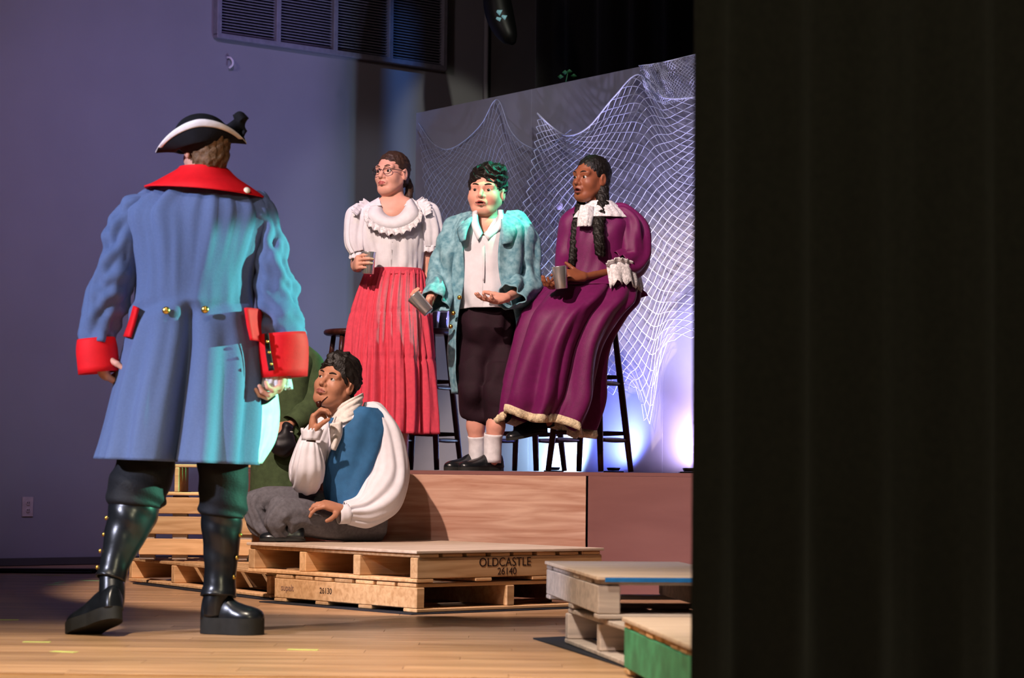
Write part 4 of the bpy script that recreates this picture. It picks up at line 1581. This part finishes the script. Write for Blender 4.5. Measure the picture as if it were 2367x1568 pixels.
mk('sleeve', tube([(962, 480, D1, 22), (984, 496, D1, 32), (994, 530, D1, 30), (996, 556, D1, 27), (996, 572, D1, 22)], 1.0, 60, 8, pd, (1, 0)), 'blouse_white', girl, solid=.003)
for c, r_, n_ in ((P(829, 584, D1), 19, 9), (P(996, 569, D1), 22, 10)):
    q = r_ * D1 / F
    ruffle([c + [math.cos(a) * q, math.sin(a) * q, 0] for a in np.linspace(0, 2 * PI, 17)], .034, .009, n_, 'blouse_white', girl, 'sleeve_frill', droop=[(.5, 0, -1)] + [(0, 0, -1)] * 3)
for pts, dr in (([P(858, 470, D1 - .03), P(838, 484, D1 - .05), P(826, 500, D1 - .09)], (-.8, -.2, .6)), ([P(960, 466, D1 - .03), P(978, 478, D1 - .05), P(982, 500, D1 - .09)], (.8, -.2, .6))):
    ruffle(pts, .040, .008, 5, 'blouse_white', girl, 'shoulder_frill', droop=dr)
# skirt in three gathered tiers
sk = [(626, 852, 976, .115), (642, 842, 982, .13), (700, 824, 988, .17), (772, 808, 996, .20), (850, 797, 1002, .225), (930, 791, 1007, .24), (1004, 788, 1010, .25)]


def sk_d(T, t):
    tier = np.where(t < .38, t / .38, np.where(t < .62, (t - .38) / .24, (t - .62) / .38))
    z = .018 * np.sin(7 * T + 2 + 2 * t) * t + .016 * t * np.sin(13 * T + 1)
    z = z + (.005 + .005 * t) * np.sin(34 * T + 3 * np.sin(3 * T) + 2 * np.sin(6 * t)) + .003 * np.sin(59 * T + 5 * t)
    return z - .006 * np.exp(-(tier / .05) ** 2) * (t > .3)


mk('skirt', torso(sk, D1, seg=300, sub=12, disp=sk_d), 'skirt_coral', girl, solid=.003)
mk('waistband', torso([(622, 850, 976, .118), (630, 850, 977, .120), (638, 848, 979, .123)], D1, seg=80, sub=3, disp=lambda T, t: .003 + .002 * np.sin(40 * T)), 'skirt_coral', girl, solid=.003)
for x in (880, 926):
    q = P(x, 1088, D1 + .09)
    shoe((q[0], q[1], ZP + .001), (-.35, -1, 0), (0, 0, 1), .23, .042, .06, .012, root=girl)
# her cup
cg_ = wg + dg_ * .082 + n3([1, .16, 0]) * .050
tumbler('metal_cup', 'steel cup held by the person with glasses', cg_ + [.0, .0, -.056], (.04, -.05, 1), .031, .037, .112, 'steel')

# ------------------------------------------------------------------ the person in the teal jacket
D2 = 11.85
hb = Head(1124, 446, D2, 14, 2, 2, 1.04, 1.06, .006, .0035, 1.12)
nb = P(1126, 520, D2)
pr = hb.prims(nb, .048)
pr += limbu([nb, P(1130, 590, D2), P(1128, 680, D2), P(1128, 730, D2)], [.08, .15, .15, .16], .07)
wb1, wb2 = P(990, 704, D2 - .20), P(1172, 688, D2 - .27)
db1, db2 = n3([-.55, -.55, .05]), n3([-.72, -.55, -.22])
pr += limbu([P(1060, 535, D2), P(1016, 640, D2 + .02), wb1], [.065, .05, .032]) + limbu([P(1200, 535, D2), P(1226, 660, D2 + .0), wb2], [.065, .05, .032])
pr += limbu([P(1060, 535, D2), P(1126, 525, D2), P(1200, 535, D2)], [.06, .08, .06], .05)
pr += hand(wb1, db1, n3([.1, -.5, .85]), -1, .95, (.7, .75, .8, .8), thumb=(.6, .2, .55))
pr += hand(wb2, db2, n3([-.35, -.55, .75]), 1, .98, (.28, .32, .36, .42), .22, thumb=(.85, .6, .1))
akb = [P(1103, 1062, D2 - .03), P(1138, 1066, D2 - .12)]
for x, ak, dk in ((1098, akb[0], .0), (1144, akb[1], -.08)):
    pr += limbu([P(x + 5, 740, D2), P(x, 920, D2 - .08 + dk * .5), P(x + 2, 985, D2 - .05 + dk), ak], [.085, .062, .066, .044], .03)
boy = person('person in a teal brocade jacket and plum breeches, standing, holding out a cup', (nb[0], D2, ZP), pr, [hb.box(.19), hbox(wb1, db1), hbox(wb2, db2)], 'skin_rosy', [hb])
hb.face(boy, (.15, 0), browt=.003)
hb.hair(boy, 'hair_black', inflate=.012, front=.052, top=.018, seed=8, amp=.0055, freq=110, nape=-.045, extra=[hb.e((-.03, .01, .108), (.05, .055, .030), .02), hb.e((-.052, -.02, .09), (.032, .06, .05), .02)])
# shirt
shd = add_d(creases(31, .009, 14, (2, 9), (-1.5, 1.5)), wrinkle(33, .0025, 6, (3, 6), (2, 6)))
mk('shirt', torso([(500, 1096, 1158, .075, -.01), (515, 1078, 1178, .10), (550, 1060, 1200, .145), (600, 1058, 1206, .165), (660, 1060, 1204, .175), (700, 1062, 1200, .175), (716, 1064, 1198, .170)], D2, seg=90, sub=8, disp=shd, opening=[(1102, 1150), (1104, 1140), (1112, 1122), (1118, 1116), (1119, 1115), (1119, 1115), (1119, 1115)]), 'shirt_white', boy, solid=.003)
mk('collar_wing', strip([(1092, 490), (1090, 520), (1104, 556)], [(1104, 486), (1106, 514), (1116, 540)], [(D2 - .07, D2 - .075), (D2 - .12, D2 - .105), (D2 - .165, D2 - .15)], bulge=.012), 'shirt_white', boy, solid=.004)
mk('collar_wing', strip([(1152, 486), (1148, 512), (1118, 540)], [(1162, 486), (1166, 520), (1128, 556)], [(D2 - .075, D2 - .07), (D2 - .105, D2 - .12), (D2 - .15, D2 - .165)], bulge=.012), 'shirt_white', boy, solid=.004)
mk('placket', strip([(1112, 545), (1114, 600), (1116, 650)], [(1120, 545), (1121, 600), (1119, 650)], [(D2 - .150, D2 - .150), (D2 - .172, D2 - .172), (D2 - .18, D2 - .18)]), 'shirt_white', boy, solid=.003)
# jacket, open at the front
jd = add_d(creases(35, .014, 16, (2, 9), (-1.5, 1.5)), wrinkle(36, .003, 6, (4, 7), (2, 5)))
jk = [(498, 1082, 1176, .085), (512, 1060, 1206, .115), (540, 1046, 1220, .155), (600, 1044, 1222, .18), (660, 1044, 1218, .19), (730, 1040, 1216, .20), (800, 1038, 1216, .21), (860, 1040, 1214, .21), (910, 1046, 1212, .21)]
jo = [(1100, 1160), (1082, 1166), (1070, 1158), (1068, 1152), (1066, 1160), (1058, 1188), (1052, 1196), (1052, 1200), (1052, 1200)]
mk('jacket', torso(jk, D2, seg=110, sub=8, disp=jd, opening=jo), 'jacket_teal', boy, solid=.005)
mk('lapel', strip([(1078, 500), (1058, 530), (1064, 560)], [(1096, 500), (1082, 530), (1076, 555)], [(D2 - .05, D2 - .09), (D2 - .10, D2 - .15), (D2 - .15, D2 - .175)], bulge=.014), 'jacket_teal', boy, solid=.006)
mk('lapel', strip([(1158, 496), (1158, 530), (1160, 565)], [(1180, 500), (1196, 530), (1184, 562)], [(D2 - .09, D2 - .05), (D2 - .15, D2 - .11), (D2 - .175, D2 - .15)], bulge=.014), 'jacket_teal', boy, solid=.006)
jw = add_d(creases(37, .014, 16, (1, 5), (-4, 4)), wrinkle(38, .003, 6, (5, 8), (1, 4)))
mk('sleeve', tube([(1098, 508, D2, 16), (1076, 518, D2, 30), (1056, 545, D2, 36), (1040, 590, D2, 38), (1026, 640, D2 - .01, 37), (1016, 675, D2 - .07, 36), (1003, 700, D2 - .15, 31)], .95, 50, 9, jw, (1, 0)), 'jacket_teal', boy, solid=.005)
mk('sleeve', tube([(1164, 506, D2, 16), (1188, 518, D2, 30), (1206, 548, D2, 36), (1214, 600, D2, 36), (1216, 645, D2 - .02, 37), (1202, 672, D2 - .12, 35), (1180, 686, D2 - .23, 30)], .95, 50, 9, jw, (1, 0)), 'jacket_teal', boy, solid=.005)
buttons(boy, [(1062, 688, D2 - .17), (1048, 724, D2 - .15), (1042, 755, D2 - .13)], .011, 'gold', 'jacket_button', (-.2, -1, 0))
# breeches
qd = add_d(creases(39, .006, 14, (2, 7), (-2, 2)), pleats(40, .008, (5, 8), 1, .2))
mk('breeches', blob([ell(P(1131, 755, D2), (.150, .160, .125), k=.04), cap(P(1130, 745, D2), P(1131, 800, D2), .135, .12, .05),
                     cap(P(1101, 800, D2 - .01), P(1094, 905, D2 - .07), .092, .074, .012), cap(P(1094, 905, D2 - .07), P(1100, 954, D2 - .055), .074, .063, .02),
                     cap(P(1156, 800, D2 - .02), P(1152, 912, D2 - .11), .092, .076, .012), cap(P(1152, 912, D2 - .11), P(1147, 964, D2 - .12), .076, .063, .02)], .010, curls(39, .011, 24)), 'breech_plum', boy)
mk('sock', tube([(1102, 1008, D2 - .05, 20.5), (1103, 1030, D2 - .04, 19), (1103, 1068, D2 - .03, 19)], 1, 28, 5, wrinkle(3, .0015), (0, 1)), 'sock_white', boy, solid=.003)
mk('sock', tube([(1141, 1003, D2 - .13, 21.5), (1139, 1030, D2 - .12, 20), (1138, 1070, D2 - .12, 20)], 1, 28, 5, wrinkle(4, .0015), (0, 1)), 'sock_white', boy, solid=.003)
q = P(1116, 1088, D2 + .03)
shoe((q[0], q[1], ZP + .001), (-.62, -.62, 0), (0, 0, 1), .25, .045, .07, .018, root=boy)
q = P(1160, 1088, D2 - .07)
shoe((q[0], q[1], ZP + .001), (-.70, -.50, 0), (0, 0, 1), .25, .045, .07, .018, root=boy)
cb_ = P(991, 722, D2 - .33)
tumbler('metal_cup', 'tilted steel cup held out by the teal-jacketed person', cb_, n3(P(956, 686, D2 - .30) - P(990, 722, D2 - .31)), .029, .036, .108, 'steel')

# ------------------------------------------------------------------ the person in the plum dress
D3 = 11.8
hw = Head(1366, 414, D3, 44, 0, 3, 1.0, .95, 0, .007)
nb = P(1388, 492, D3)
pr = hw.prims(nb, .048)
pr += limbu([nb, P(1392, 560, D3), P(1400, 640, D3), P(1405, 705, D3)], [.06, .11, .10, .13], .06)
pr += limbu([P(1322, 520, D3), P(1390, 500, D3), P(1450, 515, D3)], [.05, .06, .05], .04)
ww1, ww2 = P(1352, 640, D3 - .20), P(1302, 650, D3 - .22)
dw1, dw2 = n3([-.9, -.25, .08]), n3([-.5, -.5, -.3])
pr += limbu([P(1452, 520, D3), P(1462, 620, D3 - .02), ww1], [.05, .04, .026]) + limbu([P(1318, 525, D3 + .04), P(1310, 620, D3 + .02), ww2], [.05, .04, .026])
pr += hand(ww1, dw1, n3([-.1, .6, -.7]), -1, .95, (.3, .4, .45, .5), .12, thumb=(.55, .3, -.1))
pr += hand(ww2, dw2, n3([.3, .3, .9]), -1, .93, (.5, .55, .6, .65), thumb=(.7, .3, .4))
for k, x in enumerate((0, 1)):
    pr += limbu([P(1405 + 20 * x, 705, D3), P(1280 + 20 * x, 735, D3 - .16 + .06 * x), P(1245 + 22 * x, 870, D3 - .12), P(1258 + 10 * x, 975, D3 - .06)], [.09, .05, .05, .034], .03)
wom = person('person with long black braids in a plum dress with lace collar, seated on a stool', (P(1363, 1088, D3)[0], D3, ZP), pr, [hw.box(.17), hbox(ww1, dw1, 1, .085), hbox(ww2, dw2)], 'skin_dark', [hw], 'lip_dark')
hw.face(wom, (.1, 0), browt=.0024)
hw.hair(wom, 'hair_black', inflate=.006, front=.060, seed=11, amp=.0018, freq=180, nape=-.06, face_r=(.072, .075, .080))
for pts, r0 in (([hw.p(-.062, -.02, -.05), P(1392, 478, D3 - .07), P(1384, 520, D3 - .13), P(1386, 560, D3 - .16), P(1388, 590, D3 - .15)], .030), ([hw.p(.058, -.01, -.06), P(1338, 490, D3 - .02), P(1330, 530, D3 - .06), P(1326, 575, D3 - .09), P(1322, 608, D3 - .10)], .020)):
    A = catmull(pts, 7)
    n_ = len(A)
    mk('braid', blob([ell(p + np.array([.006 * (-1) ** i, 0, 0]), np.array([r0, r0 * .8, .02]) * (1 - .35 * i / n_), k=.012) for i, p in enumerate(A)], .0045, curls(12, .003, 170)), 'hair_black', wom)
# dress
bo = [(486, 1360, 1418, .065), (500, 1334, 1446, .09), (520, 1316, 1464, .11), (560, 1310, 1458, .125), (610, 1306, 1462, .125), (645, 1296, 1470, .125), (660, 1290, 1474, .13)]
mk('bodice', torso(bo, D3, seg=80, sub=8, disp=creases(41, .012, 14, (2, 9), (-1.5, 1.5))), 'dress_plum', wom, solid=.003)
mk('sleeve', tube([(1412, 490, D3, 14), (1436, 498, D3 - .01, 26), (1452, 516, D3 - .01, 32), (1460, 550, D3 - .02, 36), (1462, 590, D3 - .04, 38), (1452, 612, D3 - .07, 36), (1430, 618, D3 - .11, 32)], 1, 52, 8, add_d(creases(42, .014, 14, (2, 8), (-1.5, 1.5)), pleats(43, .006, (7, 9), 1, .4)), (1, 0)), 'dress_plum', wom, solid=.003)
mk('sleeve', tube([(1362, 490, D3 + .02, 14), (1340, 500, D3 + .02, 24), (1322, 520, D3 + .03, 30), (1312, 560, D3 + .02, 26), (1308, 610, D3 - .02, 24), (1304, 640, D3 - .12, 20)], 1, 48, 8, wrinkle(44, .005, 7, (1, 3), (1, 3)), (1, 0)), 'dress_plum', wom, solid=.003)
pth = [P(1402, 618, D3 - .17), P(1428, 606, D3 - .18), P(1458, 612, D3 - .14), P(1474, 624, D3 - .06), P(1478, 622, D3 + .03)]
ruffle(pth, .105, .010, 5, 'lace_white', wom, 'cuff_lace', droop=[(.1, -.35, -1), (.1, -.25, -1), (.12, -.1, -1)])
ruffle(pth, .028, .008, 9, 'lace_white', wom, 'cuff_gather', droop=[(-.2, -.6, .4), (-.1, -.6, .6), (.2, -.2, .6)])
mk('lace_jabot', strip([(1342, 474), (1336, 500), (1334, 524)], [(1372, 478), (1372, 500), (1368, 524)], [(D3 - .09, D3 - .09), (D3 - .115, D3 - .115), (D3 - .128, D3 - .128)], 6, 14, .02, lambda u, t: .004 * np.sin(24 * u) * t), 'lace_white', wom, solid=.004)
mk('lace_collar', torso([(466, 1366, 1412, .055, -.01), (476, 1352, 1424, .075), (492, 1334, 1442, .10), (506, 1324, 1454, .118)], D3, seg=80, sub=6, disp=lambda T, t: .007 + .005 * t * np.sin(18 * T)), 'lace_white', wom, solid=.003)
sk = [(640, 1294, 1472, .125), (668, 1262, 1476, .16, -.04), (700, 1230, 1470, .20, -.07), (735, 1206, 1440, .22, -.09), (800, 1188, 1402, .22, -.10), (870, 1170, 1388, .22, -.10), (930, 1156, 1380, .22, -.10), (975, 1150, 1356, .21, -.10, 34)]


WCR = creases(45, .012, 14, (3, 12), (-.8, .8))


def wd(T, t):
    g = np.clip(t * 1.2, 0, 1)
    Q = T + .30 * np.sin(2 * T + 1) + .12 * np.sin(5 * T + .5)
    z = .080 * g * (np.abs(np.sin(3 * Q + .5 + .8 * t)) - .62) + .030 * g * (np.abs(np.sin(6 * Q + 2 - .9 * t)) - .62) + 1.3 * WCR(T, t)
    return z - .07 * np.exp(-((T - 4.42) / .16) ** 2) * np.clip((t - .55) / .45, 0, 1)


sv, sf = torso(sk, D3, seg=180, sub=9, disp=wd)
_n = len(sv) // 180
_w = np.clip((np.arange(_n) - (_n - 14)) / 13., 0, 1)[:, None]
_T = np.linspace(0, 2 * PI, 180, endpoint=False)[None]
sv = sv.reshape(_n, 180, 3)
sv[..., 2] += _w * (.045 * np.clip(-np.sin(_T), 0, 1) - .02 * np.clip(-np.sin(_T - .9), 0, 1) + .014 * np.sin(5 * _T + 1))
sv = sv.reshape(-1, 3)
mk('skirt', (sv, sf), 'dress_plum', wom, solid=.003)
hem = sv[-180:]
hc_ = hem.mean(0)
outw = hem - hc_
outw[:, 2] = 0
outw /= np.linalg.norm(outw, axis=1, keepdims=True)
i_ = np.arange(180)
rows = [hem + outw * .003 + [0, 0, .006], hem + outw * (.008 + .004 * np.sin(i_ * 1.3))[:, None] + [0, 0, -.016], hem + outw * (.004 + .005 * np.sin(i_ * 1.3 + 1))[:, None] - np.array([0, 0, .036])]
mk('hem_lace', (np.concatenate(rows), grid_faces(3, 180, True)), 'lace_cream', wom, solid=.003)
mk('waist_sash', torso([(640, 1294, 1472, .128), (652, 1280, 1474, .14, -.02), (662, 1270, 1476, .155, -.035)], D3, seg=80, sub=4, disp=lambda T, t: .005 + .003 * np.sin(9 * T + 4 * t)), 'dress_plum', wom, solid=.004)
mk('sash_end', strip([(1466, 664), (1478, 676), (1478, 690)], [(1476, 664), (1492, 676), (1498, 684)], D3 - .02, bulge=.01), 'dress_plum', wom, solid=.006)
for x, y, dd in ((1262, 1000, -.06), (1278, 985, .04)):
    q = P(x, y, D3 + dd)
    shoe(q, (-.75, -.55, -.18), (0, 0, 1), .235, .040, .06, .014, root=wom)
cw_ = P(1298, 668, D3 - .33)
tumbler('metal_cup', 'steel cup held in the lap of the person in plum', cw_, n3([-.12, -.05, 1]), .030, .036, .108, 'steel')

# ------------------------------------------------------------------ the person seated on the pallets
D4 = 11.0
hm = Head(776, 886, D4, 27, 12, 13, 1.03, 1.0, .002, 0, 1.15)
nb = P(800, 965, D4 + .02)
pr = hm.prims(nb, .058)
pr += limbu([nb, P(812, 1030, D4 + .03), P(828, 1120, D4 + .06), P(842, 1195, D4 + .08)], [.07, .125, .12, .13], .06)
wm1, wm2 = P(722, 1008, D4 - .22), P(790, 1178, D4 - .17)
dm1, dm2 = n3([.06, .02, 1]), n3([-.9, -.3, .25])
pr += limbu([P(742, 1000, D4 + .02), P(700, 1098, D4 - .12), wm1], [.05, .042, .030]) + limbu([P(862, 975, D4 + .05), P(905, 1130, D4 + .02), P(830, 1185, D4 - .14), wm2], [.055, .045, .032, .028])
pr += limbu([P(742, 1000, D4 + .02), P(800, 975, D4 + .02), P(862, 975, D4 + .05)], [.05, .065, .055], .04)
pr += hand(wm1, dm1, n3([.75, .0, .25]), -1, .98, (.75, .8, .85, .9), thumb=(.45, .2, .55))
pr += hand(wm2, dm2, n3([.2, .4, -.9]), 1, .98, (.5, .5, .5, .5))
pr += limbu([P(842, 1200, D4 + .10), P(622, 1170, D4 + .02), P(606, 1215, D4 - .03)], [.09, .045, .03], .03) + limbu([P(842, 1200, D4 + .02), P(680, 1194, D4 - .17), P(650, 1200, D4 - .22), P(644, 1225, D4 - .22)], [.09, .05, .045, .03], .03)
man = person('person in white shirt and blue vest sitting on the front pallets, pipe at mouth', (P(842, 1250, D4)[0], D4, .262), pr, [hm.box(.16), hbox(wm1, dm1), hbox(wm2, dm2)], 'skin_tan', [hm], 'lip_tan')
hm.face(man, (.35, .30), browt=.0032)
hm.hair(man, 'hair_black', inflate=.010, front=.056, top=.02, seed=14, amp=.005, freq=120, nape=-.03, face_r=(.078, .075, .080), extra=[hm.e((0, .01, .108), (.06, .06, .024), .02)])
md_ = wrinkle(51, .004, 8, (1, 3), (1, 4))
mk('shirt', torso([(958, 772, 834, .075, .01, -14), (975, 752, 868, .10, .02, -16), (1010, 742, 884, .125, .03, -10), (1080, 748, 872, .135, .05), (1160, 758, 868, .14, .06)], D4, seg=70, sub=6, disp=md_), 'shirt_white', man, solid=.003)
vr = [(942, 812, 872, .075, .03, 6), (965, 762, 884, .115, .03, -6), (1000, 746, 888, .137, .035, -4), (1060, 742, 882, .145, .045), (1110, 746, 874, .147, .05), (1150, 754, 872, .150, .05), (1172, 764, 876, .152, .05, -10)]
vo = [(818, 826), (778, 822), (762, 790), (756, 764), (756, 757), (760, 761), (772, 773)]
mk('vest', torso(vr, D4, seg=90, sub=8, disp=add_d(creases(52, .008, 14, (2, 8), (-2, 2)), lambda T, t: .004 + 0 * T), opening=vo), 'vest_blue', man, solid=.006)
mk('neck_cloth', torso([(926, 776, 840, .066, .01, -34), (942, 770, 838, .074, .005, -34), (962, 764, 834, .082, .0, -28), (978, 770, 826, .085, -.01, -16)], D4, seg=60, sub=6, disp=add_d(wrinkle(53, .006, 7, (2, 5), (1, 4)))), 'cravat_cream', man, solid=.004)
mk('cravat_end', strip([(762, 980), (764, 1010), (766, 1040)], [(790, 975), (790, 1005), (776, 1042)], D4 - .125, 6, 8, .02, lambda u, t: .006 * np.sin(10 * u + 3 * t)), 'cravat_cream', man, solid=.006)
sd_ = add_d(pleats(54, .016, (6, 9, 14), 1, .5), wrinkle(55, .008, 7, (1, 3), (1, 3)))
mk('sleeve', tube([(838, 945, D4 + .05, 14), (860, 952, D4 + .05, 26), (876, 985, D4 + .05, 40), (890, 1040, D4 + .04, 46), (894, 1100, D4 + .02, 52), (876, 1150, D4 - .03, 54), (840, 1182, D4 - .10, 36), (800, 1186, D4 - .15, 22)], 1, 80, 10, sd_, (1, 0)), 'shirt_white', man, solid=.003)
mk('sleeve_cuff', tube([(806, 1188, D4 - .15, 22), (782, 1190, D4 - .17, 20)], 1, 30, 3, wrinkle(56, .003)), 'shirt_white', man, solid=.004)
mk('sleeve', tube([(775, 968, D4 + .02, 14), (750, 985, D4 + .0, 26), (728, 1020, D4 - .03, 34), (706, 1080, D4 - .10, 36), (708, 1108, D4 - .14, 36), (712, 1080, D4 - .20, 36), (714, 1040, D4 - .22, 26), (716, 1022, D4 - .22, 19)], 1, 80, 10, add_d(pleats(57, .010, (6, 9, 14), 1, .4), wrinkle(58, .005, 7, (1, 3), (1, 3))), (1, 0)), 'shirt_white', man, solid=.003)
q = P(718, 1018, D4 - .22)
r_ = 20 * D4 / F
ruffle([q + [math.cos(a) * r_, math.sin(a) * r_, 0] for a in np.linspace(0, 2 * PI, 17)], .050, .006, 7, 'shirt_white', man, 'cuff_frill', droop=[(-.3, -.1, 1), (0, -.1, 1), (.4, -.1, 1)])
td = add_d(creases(59, .010, 16, (2, 6), (-4, 4)), wrinkle(60, .003, 6, (4, 8), (1, 3)))
mk('trousers', join(tube([(872, 1198, D4 + .12, 50), (780, 1188, D4 + .10, 47), (690, 1168, D4 + .06, 42), (618, 1162, D4 + .02, 36), (590, 1174, D4 + .0, 29), (593, 1200, D4 - .02, 25), (608, 1226, D4 - .04, 18), (630, 1243, D4 - .05, 11)], 1, 50, 9, td, (1, 1)),
                    tube([(876, 1203, D4 + .06, 46), (800, 1207, D4 - .02, 45), (730, 1201, D4 - .10, 43), (678, 1192, D4 - .18, 41), (648, 1192, D4 - .22, 36), (636, 1210, D4 - .23, 29), (644, 1231, D4 - .22, 19), (664, 1245, D4 - .20, 11)], 1, 50, 9, td, (1, 1))), 'trousers_grey', man)
q = P(640, 1246, D4 - .22)
shoe((q[0] + .12, q[1] + .03, .266), (-1, -.15, .0), (0, 0, 1), .20, .04, .06, .012, root=man)
pipe = thing('tobacco_pipe', 'dark thin pipe held to the mouth of the person in blue vest', 'pipe', P(742, 938, D4 - .15))
mk('pipe_stem', tube3([P(757, 918, D4 - .145), P(748, 926, D4 - .17), P(741, 934, D4 - .20)], [.0025, .0035, .0045], 10, 4), 'stool_wood', pipe)
mk('pipe_bowl', lathe([(.0001, -.012), (.010, -.008), (.0125, .006), (.0125, .020), (.009, .020), (.008, .004), (.0001, .002)], P(738, 938, D4 - .205), (-.25, 0, 1), 16), 'stool_wood', pipe)

# ------------------------------------------------------------------ the person in green behind
D5 = 11.72
hn = Head(634, 728, D5, 30, -14, 0, .97)
nb = P(652, 800, D5)
pr = hn.prims(nb, .05)
pr += limbu([nb, P(660, 860, D5), P(660, 960, D5), P(660, 1010, D5)], [.06, .11, .11, .12], .06)
wn = P(668, 985, D5 - .16)
dn = n3([-.7, -.3, -.35])
pr += limbu([P(715, 835, D5), P(722, 935, D5 - .02), wn], [.05, .042, .028]) + limbu([P(605, 835, D5), P(596, 930, D5), P(610, 985, D5 - .15)], [.05, .042, .028])
pr += limbu([P(605, 835, D5), P(655, 815, D5), P(715, 835, D5)], [.05, .06, .05], .04)
pr += hand(wn, dn, n3([-.2, .9, -.3]), 1, .93, (.5, .55, .6, .6))
for x in (630, 690):
    pr += limbu([P(x, 1010, D5), P(x, 1140, D5 - .02), P(x, 1225, D5)], [.08, .055, .04], .03)
grn = person('person in a dark green coat standing behind, face hidden by the red cuff', (nb[0], D5, .143), pr, [hn.box(.15), hbox(wn, dn)], 'skin_tan', [hn])
hn.face(grn)
hn.hair(grn, 'hair_black', inflate=.008, front=.058, seed=17, nape=-.05)
mk('coat', torso([(800, 628, 684, .07), (815, 600, 716, .10), (840, 590, 736, .125), (900, 592, 730, .14), (980, 588, 728, .15), (1060, 584, 728, .165), (1160, 580, 732, .18)], D5, seg=80, sub=8, disp=add_d(wrinkle(61, .006, 8, (1, 3), (1, 4)), pleats(62, .016, (4, 6), 1, .1))), 'coat_green', grn, solid=.005)
mk('sleeve', tube([(674, 812, D5, 14), (698, 822, D5, 28), (716, 848, D5, 32), (722, 900, D5 - .02, 30), (716, 940, D5 - .06, 30), (696, 965, D5 - .12, 28), (674, 982, D5 - .16, 24)], 1, 44, 8, wrinkle(63, .006, 8, (2, 5), (1, 3)), (1, 0)), 'coat_green', grn, solid=.004)
mk('sleeve', tube([(642, 812, D5, 14), (618, 822, D5, 28), (602, 848, D5, 30), (598, 920, D5 - .02, 30), (606, 975, D5 - .13, 25)], 1, 44, 8, wrinkle(64, .006, 8, (2, 5), (1, 3)), (1, 0)), 'coat_green', grn, solid=.004)
for x in (630, 690):
    q = P(x, 1200, D5 + .05)
    shoe((q[0], q[1], .1435), (-.3, -.9, 0), (0, 0, 1), .24, .042, .065, .016, root=grn)
mk('trouser_legs', join(*[tube([(x, 1030, D5, 40), (x, 1120, D5, 36), (x, 1215, D5, 30)], 1, 30, 6, wrinkle(65 + x, .004), (1, 1)) for x in (630, 690)]), 'coat_green', grn)
pq = P(660, 1022, D5 - .22)
po = thing('drawstring_pouch', 'dark rounded pouch held by the person in green', 'pouch', pq)
mk('pouch_body', blob([ell(pq + [0, 0, -.01], (.055, .045, .058), k=.02), ell(pq + [-.03, 0, -.02], (.045, .04, .045), k=.03), cap(pq + [.005, 0, .04], pq + [.01, 0, .07], .022, .026, .02)], .007, curls(9, .004, 60)), 'pouch_black', po)
mk('cord', tube3([pq + [.007 + .025 * math.cos(a), .025 * math.sin(a), .047] for a in np.linspace(0, 2 * PI, 20)], .004, 6, 1, (0, 0)), 'cravat_cream', po)
